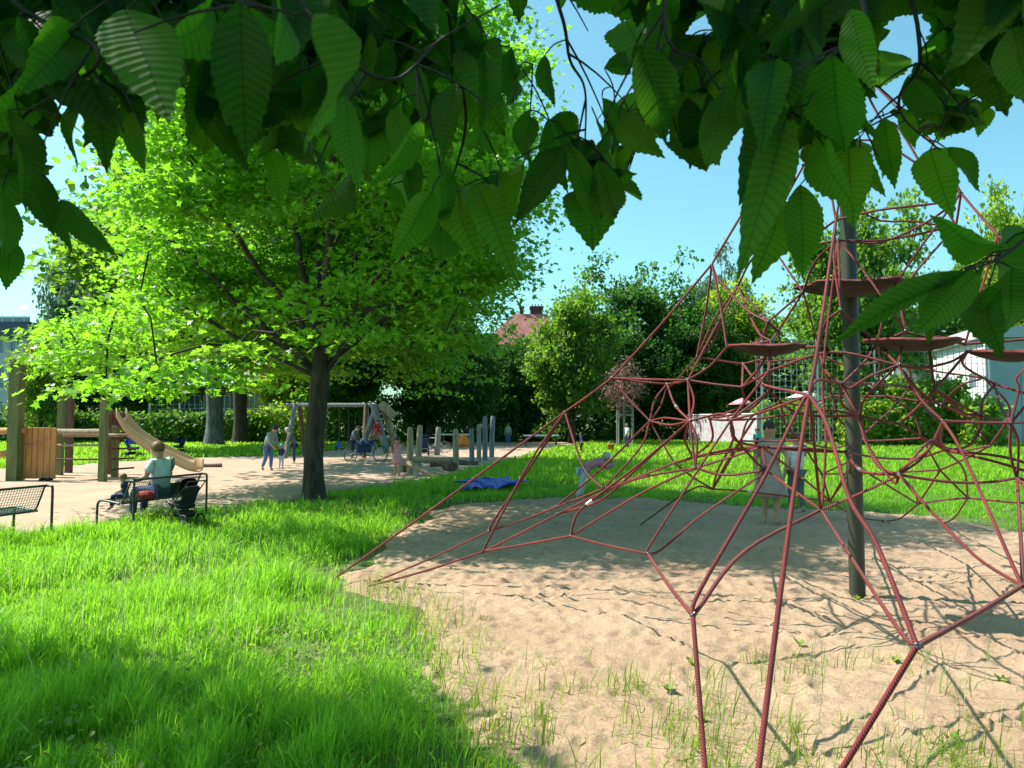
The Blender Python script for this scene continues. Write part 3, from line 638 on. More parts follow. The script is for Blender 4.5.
# rope courses: node names, (x,y) bends between them (depth in between), trailing letter = weight
RP = """A1 a|a b|b c|c 742,214 790,132 T|A1b e1|A1c e2|a 530,462 486,545 e1|a 531,466 494,520 e2|a 583,466 601,486 h|e1 f1|f1 p1|e2 g1|g1 h|h n22|e1 g2|g2 601,493 640,478 n23
f1 640,494 n23|f1 574,522 585,506 641,463 n18|p1 650,545 693,478 n19|p1 662,549 702,515 758,477 n31|p1 p2|p2 745,551 p3|p2 700,590 762,482 800,406 n29|p2 A2a|p3 m10|p3 785,484 n31
p3 819,495 813,432 n29|p3 823,495 826,430 823,370 v2|p3 862,574 902,634 q3|q3 877,545 850,500 835,450 824,418 n29|q3 q2|q3 A2c|A2b 790,520 n29|n29 818,345 v1|v1 848,140 T
m10 878,466 866,440 m12|m10 893,482 868,446 859,420 m2|m10 925,455 m6|m10 903,468 930,448 942,424 m6|m10 950,482 990,482 m11|m10 862,471 m16|m10 930,510 975,556 q2|m10 915,492 q1|q1 k0|q1 944,500 m14|m14 1024,503 x3|q1 862,469 m16
m9 m1|m9 1020,461 x3|m9 1010,466 x3|m9 968,446 981,428 m7|m9 m15|m9 964,470 m14|m9 930,441 m10|m15 m16|m16 n25|m6 920,398 m3|m6 m8|m6 963,454 q2|m6 940,438 m9
m1 m12|m1 m5|m5 932,370 933,338 r6|m5 r4|m5 m7|m5 962,412 m7|m7 m8|m7 983,400 m13|m13 1000,405 m8|m13 x2|m13 964,366 r4|m8 1019,390 1021,372 x1|m8 1018,440 1018,465 m11|m8 1010,446 1012,462 m11|m8 x2|m11 x3|m11 x6
m3 832,352 n11|m3 r2|m3 920,368 950,362 r4|m3 865,398 m12|m3 912,383 932,402 m5|m3 870,376 850,388 m2|m12 835,411 812,412 n27|m2 865,361 r3|m2 825,370 n14|m2 842,404 m12
m4 875,384 m2|m4 893,408 878,421 m16|m4 938,420 m7|m4 910,370 m3|r3 r2|r3 r8|r3 m3|r2 893,312 860,266 v2|r2 r6|r8 v2|r8 834,258 v1|r8 826,322 n14|r8 r3
n29 n19|n29 818,380 m2|n8 815,262 v2|n8 n5|n8 n6|n8 u1|n6 n5|n6 n9|n6 783,349 n13|n9 n11|n11 n19|n11 n20|n13 n14|n14 n29|n9 n3
n5 757,342 n3|c 706,310 n4|c 720,302 n3|c 718,278 745,308 n5|n2 715,318 n4|n2 725,310 712,345 n4|n2 757,330 n9|n2 743,294 n6|n2 750,262 u1|u1 785,200 u2|u2 T|n2 710,338 n12
n3 710,366 n12|n4 n10|n4 672,385 n16|n10 766,357 n9|n10 760,383 n29|n10 n20|n12 b|n12 n20|n12 n18|n12 694,400 n18|n12 675,383 n16|n16 b|n16 655,400 n17|n16 661,405 n17|n16 675,405 n18
b 628,398 n17|n17 600,470 g1|n17 640,448 h|n17 670,425 n18|n17 665,418 n18|n18 720,414 n19|n18 n23|n18 697,440 n23|n18 640,466 601,500 g2|n18 685,440 n24|n19 n21|n19 735,440 n25|n19 733,435 756,462 n31|n19 n27|n21 n11|n21 800,414 m12|n21 748,410 n28|n28 n19
n20 742,405 n28|n20 762,364 n9|n24 n25|n24 730,449 n25|n22 720,452 n25|n22 n17|n22 n24|n23 725,475 n31|n31 n25|n25 800,448 m16|n23 n25|n28 712,440 n24|n26 690,490 w1|n26 742,491 k1|n26 727,462 n27|n26 718,470 733,440 n19|k1 850,470 m16|k1 858,517 k0|k1 805,480 n25|n26 n22
t1 896,284 r3|t3 905,288 r2|t1 935,217 882,242 v2|t3 920,222 858,202 T|t3 885,240 v2|t1 945,202 880,210 v1|t1 t3|t1 t2|t1 930,140 880,90 T|t2 1010,300 x1|x1 x2|x2 x3|x3 x4|x4 x5|q2 x6|x6 x7|q2 1022,560 m11|x3 w3|t2 1024,270 x4|t2 r6|u1 787,235 800,244 v1|u1 800,246 v2|T 880,118 900,130 t3|u2 870,140 t1|u2 825,170 v1|y1 830,448 y2|y2 y3|y3 958,450 y8|y4 785,424 y1|y4 805,405 y5|y5 840,420 y2|y5 y6|y6 912,412 y3|y6 y7|y7 970,420 y8|y9 762,385 y4|y10 y5|y11 878,380 y6|y9 y10|y10 850,366 y11|y12 960,386 y7|y11 y12|y13 y1|y13 750,418 y4|y13 n26|y1 y14|y2 850,460 y14|y3 y15|y8 y15|y14 k1|y15 q1|y14 y15|y15 m14|y2 k1|y12 1010,410 y8|y10 n8|y11 r3|y9 n5|m14 k2|r6 x1|x1 m8""".replace('\n', '|').split('|')
pole_xy = GD(853.5, 7.24)
net = thing('climbing_net', (pole_xy[0], pole_xy[1], 0), 0, 'red rope climbing pyramid hung round a steel pole over the sand', 'climbing net')
NO = Vector(net.location)
ropes = []
for s_ in RP:
    tk = s_.split(); pts = []
    for t in tk: pts.append(t if ',' not in t else tuple(float(v) for v in t.split(',')))
    A, B = nodes[pts[0]], nodes[pts[-1]]
    Da = NP(pts[0])[1]; Db = NP(pts[-1])[1]
    # depth of bends by pixel arc length
    pp = [np.array(nodes[p][:2] if isinstance(p, str) else p, float) for p in pts]
    cum = np.concatenate([[0], np.cumsum([np.linalg.norm(pp[i+1]-pp[i]) for i in range(len(pp)-1)])])
    cum /= max(cum[-1], 1e-6); P3 = []
    for i, p in enumerate(pts):
        if isinstance(p, str): P3.append(NP(p))
        else:
            f = cum[i]; D = 1/((1-f)/Da+f/Db); P3.append(np.array(P(p[0], p[1], D)))
    if len(P3) == 2:
        L = np.linalg.norm(P3[1]-P3[0]); md = (P3[0]+P3[1])/2-np.array([0,0,.018*L*(rnd.random())]); P3.insert(1, md)
    cl = catmull(P3, 5); thick = .0135 if tk[0] in ('A2b','n29') and tk[-1] in ('n29','v1') else (.0108 if rnd.random() < .8 else .0095)
    if tk[0] in ('A1','a','b','c','p2','q3','A2b'): thick = max(thick, .0118)
    L = sum(np.linalg.norm(P3[i+1]-P3[i]) for i in range(len(P3)-1)); Dm = sum(p[1] for p in P3)/len(P3)
    ropes.append((L/Dm, cl, thick))
ropes.sort(key=lambda r: -r[0])
for r in ropes[:100]:
    MB().tube([Vector(p)-NO for p in r[1]], r[2], 8).build('rope', M['rope'], net)
b = MB()
for r in ropes[100:]: b.tube([Vector(p)-NO for p in r[1]], r[2], 8)
o = b.build('rope', M['rope'], net); o['kind'] = 'stuff'
b = MB(); ph = ZH(30, 7.24)
b.tube([(0,0,-.1),(-.012,0,ph)], .073, 24); b.build('pole', M['pole'], net)
MB().lathe([(0,0),(.12,0),(.12,.06),(.07,.12),(0,.13)], (-.012,0,ph-.03), 20).build('pole_cap', M['metal'], net)
cn = [n for n in nodes if not n.startswith(('A','w','x','k0','k2','T'))]
for n in cn:
    p = NP(n)-np.array(NO); q = Matrix.Rotation(rnd.uniform(0,3), 3, 'X') @ Matrix.Rotation(rnd.uniform(0,3), 3, 'Z')
    mb_ = MB(); s = .014
    mb_.lathe([(.006,-s),(.013,-s*.9),(.015,-.3*s),(.012,0),(.015,.3*s),(.013,s*.9),(.006,s)], p, 9, q)
    mb_.box(Vector(p)+q @ Vector((.016,0,0)), (.014,.02,.02), q, .003)
    mb_.build('clamp', M['steel'] if rnd.random() < .55 else M['metal'], net)
# crimped white sleeves on some ropes
for r in ropes[6:96:9]:
    k = len(r[1])//2; a_, b_ = np.array(r[1][k]), np.array(r[1][k+1]); d_ = norm((b_-a_)[None])[0]; c = a_+(b_-a_)*.5
    MB().tube([Vector(c-d_*.03)-NO, Vector(c+d_*.03)-NO], r[2]+.004, 10).build('sleeve', M['silver'], net)
# membrane platforms: sagging rubber sheets laced to the ropes
def membrane(px, py, D, rx, ry, dpx, corners, label=None):
    c = np.array(P(px, py, D)); vs = []; fs = []; nr, na = 5, 24
    for th in (0, -.012):
        for j in range(nr+1):
            for k in range(na):
                a = 2*math.pi*k/na+.3; cr_ = 1+.16*math.cos(corners*a); f = j/nr
                vs.append((c[0]-NO.x+rx*f*cr_*math.cos(a), c[1]-NO.y+ry*f*cr_*math.sin(a), c[2]+dpx*(-.5+f*f)*1.0+th+dpx*.35*f*math.sin(a)))
    m_ = (nr+1)*na
    for j in range(nr):
        for k in range(na):
            a_ = j*na+k; b_ = j*na+(k+1)%na; fs.append((a_, b_, b_+na, a_+na)); fs.append((a_+m_, a_+na+m_, b_+na+m_, b_+m_))
    for k in range(na): a_ = nr*na+k; b_ = nr*na+(k+1)%na; fs.append((a_, b_, b_+m_, a_+m_))
    pf = MB().add(vs, fs, None, True).build('platform', M['membrane'], net)
    rim = vs[nr*na:nr*na+na]; MB().tube(rim+[rim[0]], .012, 6, False).build('edge_rope', M['rope'], pf)
membrane(853, 290, 7.0, .46, .48, .10, 5)
membrane(768, 350, 6.7, .30, .34, .09, 5)
membrane(915, 345, 6.2, .34, .36, .09, 5)
membrane(1012, 356, 6.2, .30, .26, .08, 5)

# ---------------------------------------------------------------- foreground tree with overhanging leaves
ft = thing('overhanging_tree', (-4.4,.4,0), 0, 'big toothed leaves hanging down along the top edge of the picture', 'tree')
FO = np.array([-4.4,.4,0])
rx_ = np.random.default_rng(6)
FX = np.concatenate([rx_.normal(size=(85,3))*np.array([.42,.32,.3])+np.array([-6.4+4.4,5.35-.4,5.2]), rx_.normal(size=(40,3))*np.array([.2,.18,.2])+np.array([-5.2+4.4,4.85-.4,6.3])])
def hid(p):
    wx, wy, wz = p[0]-4.4, p[1]+.4, p[2]
    gx, gy = wx+.70*wz, wy-.2*wz
    if not (gy < 2.0): return False
    return not (wy > -.3 and abs(wx) < .72*max(wy,0)+.9 and wz < 1.7+.60*max(wy,0)+1.0)
N, par, rad, tips, rg = skeleton(np.zeros(3), 2.6, np.array([-.2,2.1,5.2]), (4.5,4.4,2.9), 290, .2, 77, shell=.25, step=.45, pull=.3, cut=lambda p: hid(p) and p[2] > 2.6,
     extra=[FX[i] for i in range(len(FX))])
wood_mesh('trunk', N, par, rad, M['bark'], ft, 9); leaves('crown', N, par, tips, rg, 40, .14, .38, OVAL_T, OVAL_F, M['overhead'], ft, .45, .8)
# serrated leaf template, stem at origin, tip at +Y
def leaf_template(nseg=32, w_=.245):
    V = []; UV = []; F = []
    def hw(t): return w_*(math.sin(math.pi*t**.93)**.85)*(1-.12*t)*(1-.62*max(0,t-.72)/.28)+.003
    rows = []
    for i in range(nseg+1):
        t = i/nseg; z = -.16*t*t-.02*math.sin(t*9); h = hw(t) if i else .012
        if i == nseg: h = .002
        r = []
        for u in (-1,-.5,0,.5,1):
            e = (.008+.004*(i % 3)) if abs(u) == 1 and 0 < i < nseg-1 else 0
            hh_ = h*abs(u)+(e if i % 2 else -.004*(abs(u) == 1)); zz = z+.10*abs(u)*h/w_*(1-.3*t)+.004*math.sin(t*34)*abs(u); yy = t-.06*abs(u)*h/w_+(.012 if (i % 2 and abs(u) == 1) else 0)
            r.append(len(V)); V.append((hh_*(1 if u > 0 else -1), yy, zz)); UV.append((hh_*(1 if u > 0 else -1)*1.7, t))
        rows.append(r)
    for i in range(nseg):
        for k in range(4): F.append((rows[i][k], rows[i][k+1], rows[i+1][k+1], rows[i+1][k]))
    return V, F, UV
LT_V, LT_F, LT_UV = leaf_template()
HERO = """240,2,245,157,.52 312,15,356,158,.62 125,10,166,108,.55 95,80,106,152,.5 131,112,141,172,.6 60,45,76,118,.5 18,15,62,96,.45 8,110,45,205,.5 28,165,56,238,.55 48,190,68,252,.35
60,200,109,256,.45 3,190,12,258,.5 12,240,6,288,.6 198,95,246,166,.5 285,118,272,178,.55 300,135,332,170,.5 345,95,354,192,.6 392,108,412,168,.55 422,118,378,198,.5 440,48,472,92,.55 465,12,480,60,.55
484,50,491,128,.45 512,48,503,100,.5 438,160,446,226,.55 432,192,398,255,.5 442,208,438,264,.7 456,188,464,248,.55 478,186,507,254,.45 470,198,492,250,.45 545,55,548,108,.55 570,145,602,236,.35 562,148,520,213,.45 590,188,593,234,.75 598,160,620,232,.4
640,45,673,146,.62 604,68,645,60,.55 602,98,630,164,.4 618,118,655,153,.5 690,58,702,114,.55 734,28,750,94,.5 702,88,690,160,.5 724,92,708,174,.6 758,60,766,140,.6 762,108,752,196,.5 802,28,798,106,.6 832,55,840,162,.68 786,120,746,262,.3 800,185,806,278,.55 782,200,768,262,.5 848,148,852,210,.55
860,148,872,190,.45 884,118,893,188,.5 902,108,916,148,.5 908,76,940,125,.62 892,132,884,176,.4 930,150,946,203,.7 946,148,990,188,.5 938,28,960,68,.55 980,38,1003,100,.62 1012,28,1030,108,.6 962,18,958,84,.5 1020,-20,990,30,.5
1002,247,938,241,.62 984,262,958,322,.62 978,272,914,333,.6 988,288,985,346,.72 1012,268,1011,344,.62 966,272,832,332,.28 944,282,922,335,.55 1024,232,1040,292,.6 1000,255,1040,250,.5 975,265,930,300,.4 1018,240,990,262,.5
170,40,150,120,.5 215,60,190,140,.5 30,60,5,130,.5 80,100,62,168,.45 22,120,30,196,.5 385,40,375,110,.55 410,60,425,122,.55 455,85,438,150,.5 330,60,300,120,.5 270,150,284,200,.5 352,180,330,215,.4 400,150,420,205,.4 530,110,520,175,.5 548,120,560,190,.45
655,90,648,150,.5 745,60,735,130,.5 775,60,760,130,.5 815,90,800,165,.5 860,90,870,150,.5 770,150,745,225,.45 820,130,832,205,.5 1000,20,975,75,.5 850,10,870,90,.5""".split()
TOPLINE = [(-90,300),(0,262),(15,270),(30,222),(62,232),(100,235),(112,190),(150,165),(200,150),(245,150),(275,185),(300,185),(345,168),(378,185),(405,215),(440,238),(500,232),(520,198),(560,180),(590,215),(620,212),(632,158),(655,146),(690,150),(712,168),(735,120),(762,168),(800,215),(842,200),(865,168),(900,165),(940,150),(985,135),(1000,92),(1030,85),(1100,95)]
def topl(x):
    for i in range(len(TOPLINE)-1):
        if TOPLINE[i][0] <= x <= TOPLINE[i+1][0]: return np.interp(x, [TOPLINE[i][0],TOPLINE[i+1][0]], [TOPLINE[i][1],TOPLINE[i+1][1]])
    return 90
HOLES = [(484,18,11,20),(497,40,6,18),(540,14,10,13),(592,30,18,30),(578,62,10,24),(530,45,6,14),(609,62,8,12),(522,97,9,10),(548,90,6,10),(583,112,9,10),(620,85,6,10),(632,78,7,10),(730,100,20,14),(704,22,8,8),(905,50,16,14),(918,32,8,12),(885,95,12,8),(876,130,12,12),(903,140,16,12),(790,165,8,8),(786,90,5,9),(970,70,7,10),(1003,20,5,5),
  (185,105,12,14),(62,120,12,16),(75,150,24,24),(160,160,14,8),(15,225,14,16),(462,125,10,14),(450,96,8,10),(500,150,12,14),(85,180,30,20),(135,190,20,12),(70,100,8,9),(390,150,10,10),(300,180,14,6)]
def hole(x, y): return any(((x-hx)/rx)**2+((y-hy)/ry)**2 < 1.5 for hx,hy,rx,ry in HOLES)
L_ = []   # base px, tip px, width ratio, depth, roll
r2 = random.Random(5)
for s_ in HERO:
    x0,y0,x1,y1,wr = [float(v) for v in s_.split(',')]; Lp = math.hypot(x1-x0,y1-y0); D = min(1.6, max(.5, r2.uniform(.095,.115)*F_PX/Lp)); L_.append((x0,y0,x1,y1,D,wr/.64,r2.gauss(0,.6)))
tries = 0; cnt_ = 0
while cnt_ < 1150 and tries < 40000:
    tries += 1; x0 = r2.uniform(-90,1110); ym = topl(x0); y0 = r2.uniform(-110, ym)
    Lp = (r2.uniform(26,54) if x0 > 330 else r2.uniform(32,68)) if y0 > 10 else r2.uniform(36,70); an = r2.gauss(0,.65); x1 = x0+Lp*math.sin(an); y1 = y0+Lp*math.cos(an)*r2.uniform(.75,1)
    if y1 > topl(x1)-2: continue
    if x0 < 130 and y0 > 105 and x0 > 28: 
        if r2.random() < .85: continue
    if 120 < x0 < 560 and y0 > 95 and r2.random() < .45: continue
    if any(hole(x0+(x1-x0)*f+o_, y0+(y1-y0)*f) for f in (.0,.25,.5,.75,1) for o_ in (-Lp*.18, 0, Lp*.18)): continue
    D = min(2.1, max(.62, r2.uniform(.085,.125)*F_PX/Lp)); L_.append((x0,y0,x1,y1,D*r2.uniform(1,1.3),r2.uniform(.85,1.05),r2.gauss(0,.8))); cnt_ += 1
# main boughs entering the frame, each with its own leaves
BR = [[(-300,40,1.3),(-80,-30,1.0),(40,20,.95),(100,60,.9),(20,120,1.0),(10,170,1.05)],[(-200,-260,1.2),(60,-90,.9),(150,-20,.8),(235,0,.75),(300,15,.75)],[(60,-320,1.2),(250,-80,1.0),(320,30,.95),(390,80,.95),(440,40,1.05),(500,5,1.1)],
  [(250,-320,1.4),(420,-60,1.2),(455,60,1.3),(466,120,1.35),(455,170,1.4),(445,190,1.4)],[(350,-330,1.5),(520,-80,1.3),(560,10,1.25),(570,60,1.3),(585,90,1.3),(585,150,1.35)],[(480,-300,1.3),(640,-60,1.0),(668,40,.95),(700,60,1.0),(720,90,1.0)],
  [(600,-330,1.3),(800,-100,1.0),(862,0,.95),(850,40,.95),(812,70,1.0),(790,110,1.1),(795,180,1.2)],[(700,-330,1.5),(880,-60,1.3),(920,50,1.2),(900,95,1.25),(905,120,1.3),(940,150,1.35)],[(820,-330,1.1),(1000,-90,.95),(1040,60,.95),(1062,160,.95),(1035,225,.95),(1000,258,.95),(965,270,.95)]]
BP = []
for i, br in enumerate(BR):
    # carried back to the crown above and behind the camera
    st = np.array([-2.2+i*.28, -.2, 3.5+.05*i]); mid = np.array(P(br[0][0], br[0][1], br[0][2]))
    pts = catmull([st, mid*.5+st*.5+np.array([0,0,.15])]+[np.array(P(*q)) for q in br], 6); BP.append(np.array(pts))
def P2(p):
    q = p-np.array([0,0,CAM_H]); f = max(.05, q[1]*cp+q[2]*sp); return (512+q[0]/f*F_PX, 384-(-q[1]*sp+q[2]*cp)/f*F_PX)
TW = [[] for _ in BP]; CP = []
for i, pts in enumerate(BP):
    vis = [k for k in range(3, len(pts)-1) if pts[k][1] > .5]; allp = [pts]
    for q_ in range(8):
        k = r2.choice(vis); s0 = pts[k]; L0 = r2.uniform(.05,.15); a_ = r2.uniform(-1.7,1.7); dv = np.array([math.sin(a_), r2.uniform(-.3,.6), -math.cos(a_)*.8-.15]); dv /= np.linalg.norm(dv)
        ep = P2(s0+dv*L0)
        if ep[1] > topl(ep[0])-26: continue
        tw = [s0+dv*L0*t+np.array([0,0,-.05*t*t*L0/.2]) for t in (0,.25,.5,.75,1)]; TW[i].append(tw); allp.append(np.array(tw[1:]))
    CP.append(np.concatenate(allp))
limb = catmull([np.array([-4.4,.4,2.7]), np.array([-3.3,.05,3.25]), np.array([-2.2,-.2,3.5]), np.array([-1.1,-.25,3.75]), np.array([.3,-.25,4.0])], 6)
MB().tube([Vector(p)-Vector(FO) for p in limb], list(np.linspace(.09,.035,len(limb))), 10).build('limb', M['bark'], ft)
grp = {i: [] for i in range(len(BP))}
def PX(p):
    q = p-np.array([0,0,CAM_H]); f = q[:,1]*cp+q[:,2]*sp; u = -q[:,1]*sp+q[:,2]*cp; f = np.maximum(f, .05)
    return np.stack([512+q[:,0]/f*F_PX, 384-u/f*F_PX], -1)
BPX = [PX(b_) for b_ in CP]
for lf in L_:
    c = []
    for i, b_ in enumerate(CP):
        ok = b_[:,1] > .45; d = np.linalg.norm(BPX[i]-np.array(lf[:2]), axis=1)+np.abs(b_[:,1]-lf[4])*50+(~ok)*1e4; k = int(np.argmin(d)); c.append((d[k], i, k))
    _, i, k = min(c); Db = CP[i][k][1]; D = lf[4]+(Db*r2.uniform(.93,1.10)-lf[4])*.75; lf = lf[:4]+(D,)+lf[5:]
    grp[i].append((lf, np.array(P(lf[0], lf[1], D))))
for i, pts in enumerate(BP):
    m_ = len(pts); rr = list(np.linspace(.006,.0014,m_))
    mbx = MB(); mbx.tube([Vector(p)-Vector(FO) for p in pts], rr, 7)
    for tw in TW[i]: mbx.tube([Vector(p)-Vector(FO) for p in tw], [.0022,.002,.0017,.0014,.001], 5, False)
    pos = []; X = []; Y = []; Z = []; S = []; Wd = []
    att = CP[i].copy(); grp[i].sort(key=lambda g_: np.min(np.linalg.norm(CP[i]-g_[1], axis=1)))
    for lf, b3 in grp[i]:
        x0,y0,x1,y1,D,wr,roll = lf; k = int(np.argmin(np.linalg.norm(att-b3, axis=1))); near = att[k]; att = np.vstack([att, b3])
        t3 = np.array(P(x1, y1, D*(1+r2.uniform(-.12,.16)))); y_ = norm((t3-b3)[None])[0]; Lr = np.linalg.norm(t3-b3)
        view = norm((b3-np.array([0,0,CAM_H]))[None])[0]; nz = -view-y_*np.dot(-view,y_); nz = norm(nz[None])[0]; x_ = np.cross(y_,nz)
        q = x_*math.cos(roll)+nz*math.sin(roll); nz2 = np.cross(q, y_)
        if nz2[2] < 0 and r2.random() < .5: q = -q; nz2 = -nz2
        pos.append(b3-FO); X.append(q*wr); Y.append(y_); Z.append(nz2*r2.uniform(.3,2.0)); S.append(Lr)
        s0 = near; mid = (s0+b3)/2+np.array([r2.uniform(-.006,.006),0,.005]); L0 = np.linalg.norm(b3-s0)
        mbx.tube([Vector(p)-Vector(FO) for p in catmull([s0, mid, b3], 3)], [max(.0007, min(.002,.0012+L0*.003))]*6+[.0007], 4, False)
    bo = mbx.build('branch', M['twig'], ft)
    if pos:
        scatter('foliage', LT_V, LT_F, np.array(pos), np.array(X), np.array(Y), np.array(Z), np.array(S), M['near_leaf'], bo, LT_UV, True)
# ---------------------------------------------------------------- people
ex = [0]
def skin(name, pts, edges, rads, m, parent, lvl=1, root=0):
    me = bpy.data.meshes.new('tmp'); me.from_pydata([tuple(p) for p in pts], edges, []); me.update()
    o = bpy.data.objects.new('tmp', me); COL.objects.link(o)
    md = o.modifiers.new('s', 'SKIN'); md.use_smooth_shade = True; md.branch_smoothing = .3
    if not me.skin_vertices: me.skin_vertices.new()
    for i, r_ in enumerate(rads):
        me.skin_vertices[0].data[i].radius = (r_ if isinstance(r_, tuple) else (r_, r_)); me.skin_vertices[0].data[i].use_root = (i == root)
    s = o.modifiers.new('u', 'SUBSURF'); s.levels = lvl; s.render_levels = lvl
    dg = bpy.context.evaluated_depsgraph_get(); ev = o.evaluated_get(dg); nm = bpy.data.meshes.new_from_object(ev); nm.name = name
    bpy.data.objects.remove(o); bpy.data.meshes.remove(me)
    nm.materials.clear(); nm.materials.append(m); nm.polygons.foreach_set('use_smooth', np.ones(len(nm.polygons), bool))
    r = bpy.data.objects.new(name, nm); COL.objects.link(r); r.parent = parent; return r
# joints in units of body height: x = forward, y = left, z = up
STAND = dict(pel=(0,0,.53), ab=(0,0,.60), ch=(.005,0,.72), nk=(0,0,.84), hd0=(.01,0,.875), hd=(.02,0,.925), hd2=(.015,0,.965),
   shL=(0,.10,.80), elL=(-.02,.135,.63), waL=(.03,.14,.49), haL=(.045,.14,.45), shR=(0,-.10,.80), elR=(-.02,-.135,.63), waR=(.03,-.14,.49), haR=(.045,-.14,.45),
   hiL=(0,.05,.50), knL=(.01,.055,.28), anL=(-.01,.06,.045), toL=(.07,.07,.018), hiR=(0,-.05,.50), knR=(.01,-.055,.28), anR=(-.01,-.06,.045), toR=(.07,-.07,.018))
def person(loc, H, rz, label, top='greycloth', bottom='jeans', hair='hair_brown', shoes='darkgrey', pose=None, dress=None, long_sleeve=False, hood=None, shorts=False, child=False, hairlong=False, rot=None, group=None):
    J = dict(STAND); 
    if pose: J.update(pose)
    hs = 1.28 if child else 1.0
    root = thing('person', loc, rz, label, 'person', group)
    V = {k: np.array(v)*H for k, v in J.items()}
    order = ['pel','ab','ch','nk','hd0','hd','hd2','shL','elL','waL','haL','shR','elR','waR','haR','hiL','knL','anL','toL','hiR','knR','anR','toR']
    rd = dict(pel=(.075,.055), ab=(.066,.05), ch=(.05,.036), nk=.036, hd0=.05*hs, hd=.07*hs, hd2=.054*hs, shL=.030, elL=.028, waL=.019, haL=.023, hiL=.058, knL=.038, anL=.025, toL=.019)
    for k in list(rd):
        if k.endswith('L'): rd[k[:-1]+'R'] = rd[k]
    E = [('pel','ab'),('ab','ch'),('ch','nk'),('nk','hd0'),('hd0','hd'),('hd','hd2'),('ch','shL'),('shL','elL'),('elL','waL'),('waL','haL'),('ch','shR'),('shR','elR'),('elR','waR'),('waR','haR'),
         ('pel','hiL'),('hiL','knL'),('knL','anL'),('anL','toL'),('pel','hiR'),('hiR','knR'),('knR','anR'),('anR','toR')]
    if child:   # bigger head: push head joints up a little
        pass
    pts = [V[k] for k in order]; rads = [rd[k] for k in order]; ed = [(order.index(a), order.index(b_)) for a, b_ in E]
    # fingers: four of different length and a thumb from the side of the palm
    for s in 'LR':
        w_, h_ = V['wa'+s], V['ha'+s]; d_ = norm((h_-w_)[None])[0]; side = np.array([1.,0,0]) if abs(d_[0]) < .8 else np.array([0,0,1.]); side = norm((side-d_*np.dot(side,d_))[None])[0]; inn = np.cross(d_, side)*(1 if s == 'L' else -1)
        hi = order.index('ha'+s)
        for k, (o_, l_) in enumerate(((-.017,.040),(-.006,.048),(.006,.045),(.016,.034))):
            a_ = h_+side*o_*H+d_*.008*H; b1 = a_+d_*l_*.55*H+inn*.004*H; b2 = a_+d_*l_*H+inn*.014*H
            i0 = len(pts); pts += [a_, b1, b2]; rads += [.0065,.0055,.0045]; ed += [(hi,i0),(i0,i0+1),(i0+1,i0+2)]
        a_ = w_+(h_-w_)*.5+side*.018*H; b1 = a_+side*.014*H+d_*.022*H; i0 = len(pts); pts += [a_, b1]; rads += [.008,.0055]; ed += [(hi,i0),(i0,i0+1)]
    sc_ = lambda r_: tuple(q*H for q in r_) if isinstance(r_, tuple) else r_*H
    skin('body', pts, ed, [sc_(r_) for r_ in rads], M['skin'], root)
    def part(name, keys, edges, rr, m): return skin(name, [V[k] if isinstance(k, str) else np.array(k)*H for k in keys], edges, [sc_(r_) for r_ in rr], M[m], root)
    g_ = 1.17
    eL = V['elL']/H; eR = V['elR']/H; sL = V['shL']/H; sR = V['shR']/H
    if long_sleeve: aL, aR, ra_ = V['waL']/H, V['waR']/H, .023
    else: aL, aR, ra_ = sL+(eL-sL)*.75, sR+(eR-sR)*.75, .033
    pl = V['pel']/H
    part('shirt', ['ch','ab',pl,'nk',sL,tuple(eL if long_sleeve else sL+(eL-sL)*.5),tuple(aL),sR,tuple(eR if long_sleeve else sR+(eR-sR)*.5),tuple(aR)], [(0,1),(1,2),(0,3),(0,4),(4,5),(5,6),(0,7),(7,8),(8,9)],
         [(.128,.10),(.112,.088),(.108,.085),.056,.068,.048,ra_,.068,.048,ra_], top)
    if dress:
        m_, z1, r1 = dress; hp = V['pel']; b_ = MB()
        def wob(a, j): return .05*math.sin(a*7+j*.5)*min(1, j/3)
        zt = hp[2]+.09*H; prof = [(.075*H, 0)]+[((.08+(r1-.08)*t)*H, -(zt-z1*H)*t) for t in (.15,.3,.5,.7,.85,1.0)]+[((r1-.01)*H, -(zt-z1*H)), (.06*H, -(zt-z1*H)*.6)]
        b_.lathe(prof, (hp[0]*.6, hp[1], zt), 28, None, (.8,1), wob); b_.build('skirt', M[m_], root)
    else:
        kf = .55 if shorts else .95
        kL, kR = V['knL']/H, V['knR']/H; hL, hR = V['hiL']/H, V['hiR']/H; nL, nR = V['anL']/H, V['anR']/H
        if shorts: part('shorts', [pl,hL,tuple(hL+(kL-hL)*.8),hR,tuple(hR+(kR-hR)*.8)], [(0,1),(1,2),(0,3),(3,4)], [(.09,.07),.066,.052,.066,.052], bottom)
        else: part('trousers', [pl,hL,kL,tuple(kL+(nL-kL)*.93),hR,kR,tuple(kR+(nR-kR)*.93)], [(0,1),(1,2),(2,3),(0,4),(4,5),(5,6)], [(.09,.07),.064,.044,.034,.064,.044,.034], bottom)
    for s in 'LR':
        an, to = V['an'+s], V['to'+s]; part('shoe', [tuple(an/H-np.array([0.01,0,.012])),tuple((an+(to-an)*.5)/H-np.array([0,0,.006])),tuple(to/H)], [(0,1),(1,2)], [.026,.024,.018], shoes)
    # head details
    hd, h2, h0 = V['hd'], V['hd2'], V['hd0']; up = norm((h2-h0)[None])[0]; fw = np.array([1.,0,0])-up*up[0]
    if np.linalg.norm(fw) < .35: fw = np.array([0,0,-1.])-up*(-up[2])
    fw = norm(fw[None])[0]; lf_ = np.cross(up, fw); q = Matrix((Vector(fw), Vector(lf_), Vector(up))).transposed(); hr = .058*H*hs
    b_ = MB(); prof = [(hr*1.12*math.cos(a), hr*1.25*math.sin(a)) for a in np.linspace(-.25, 1.5, 8)]
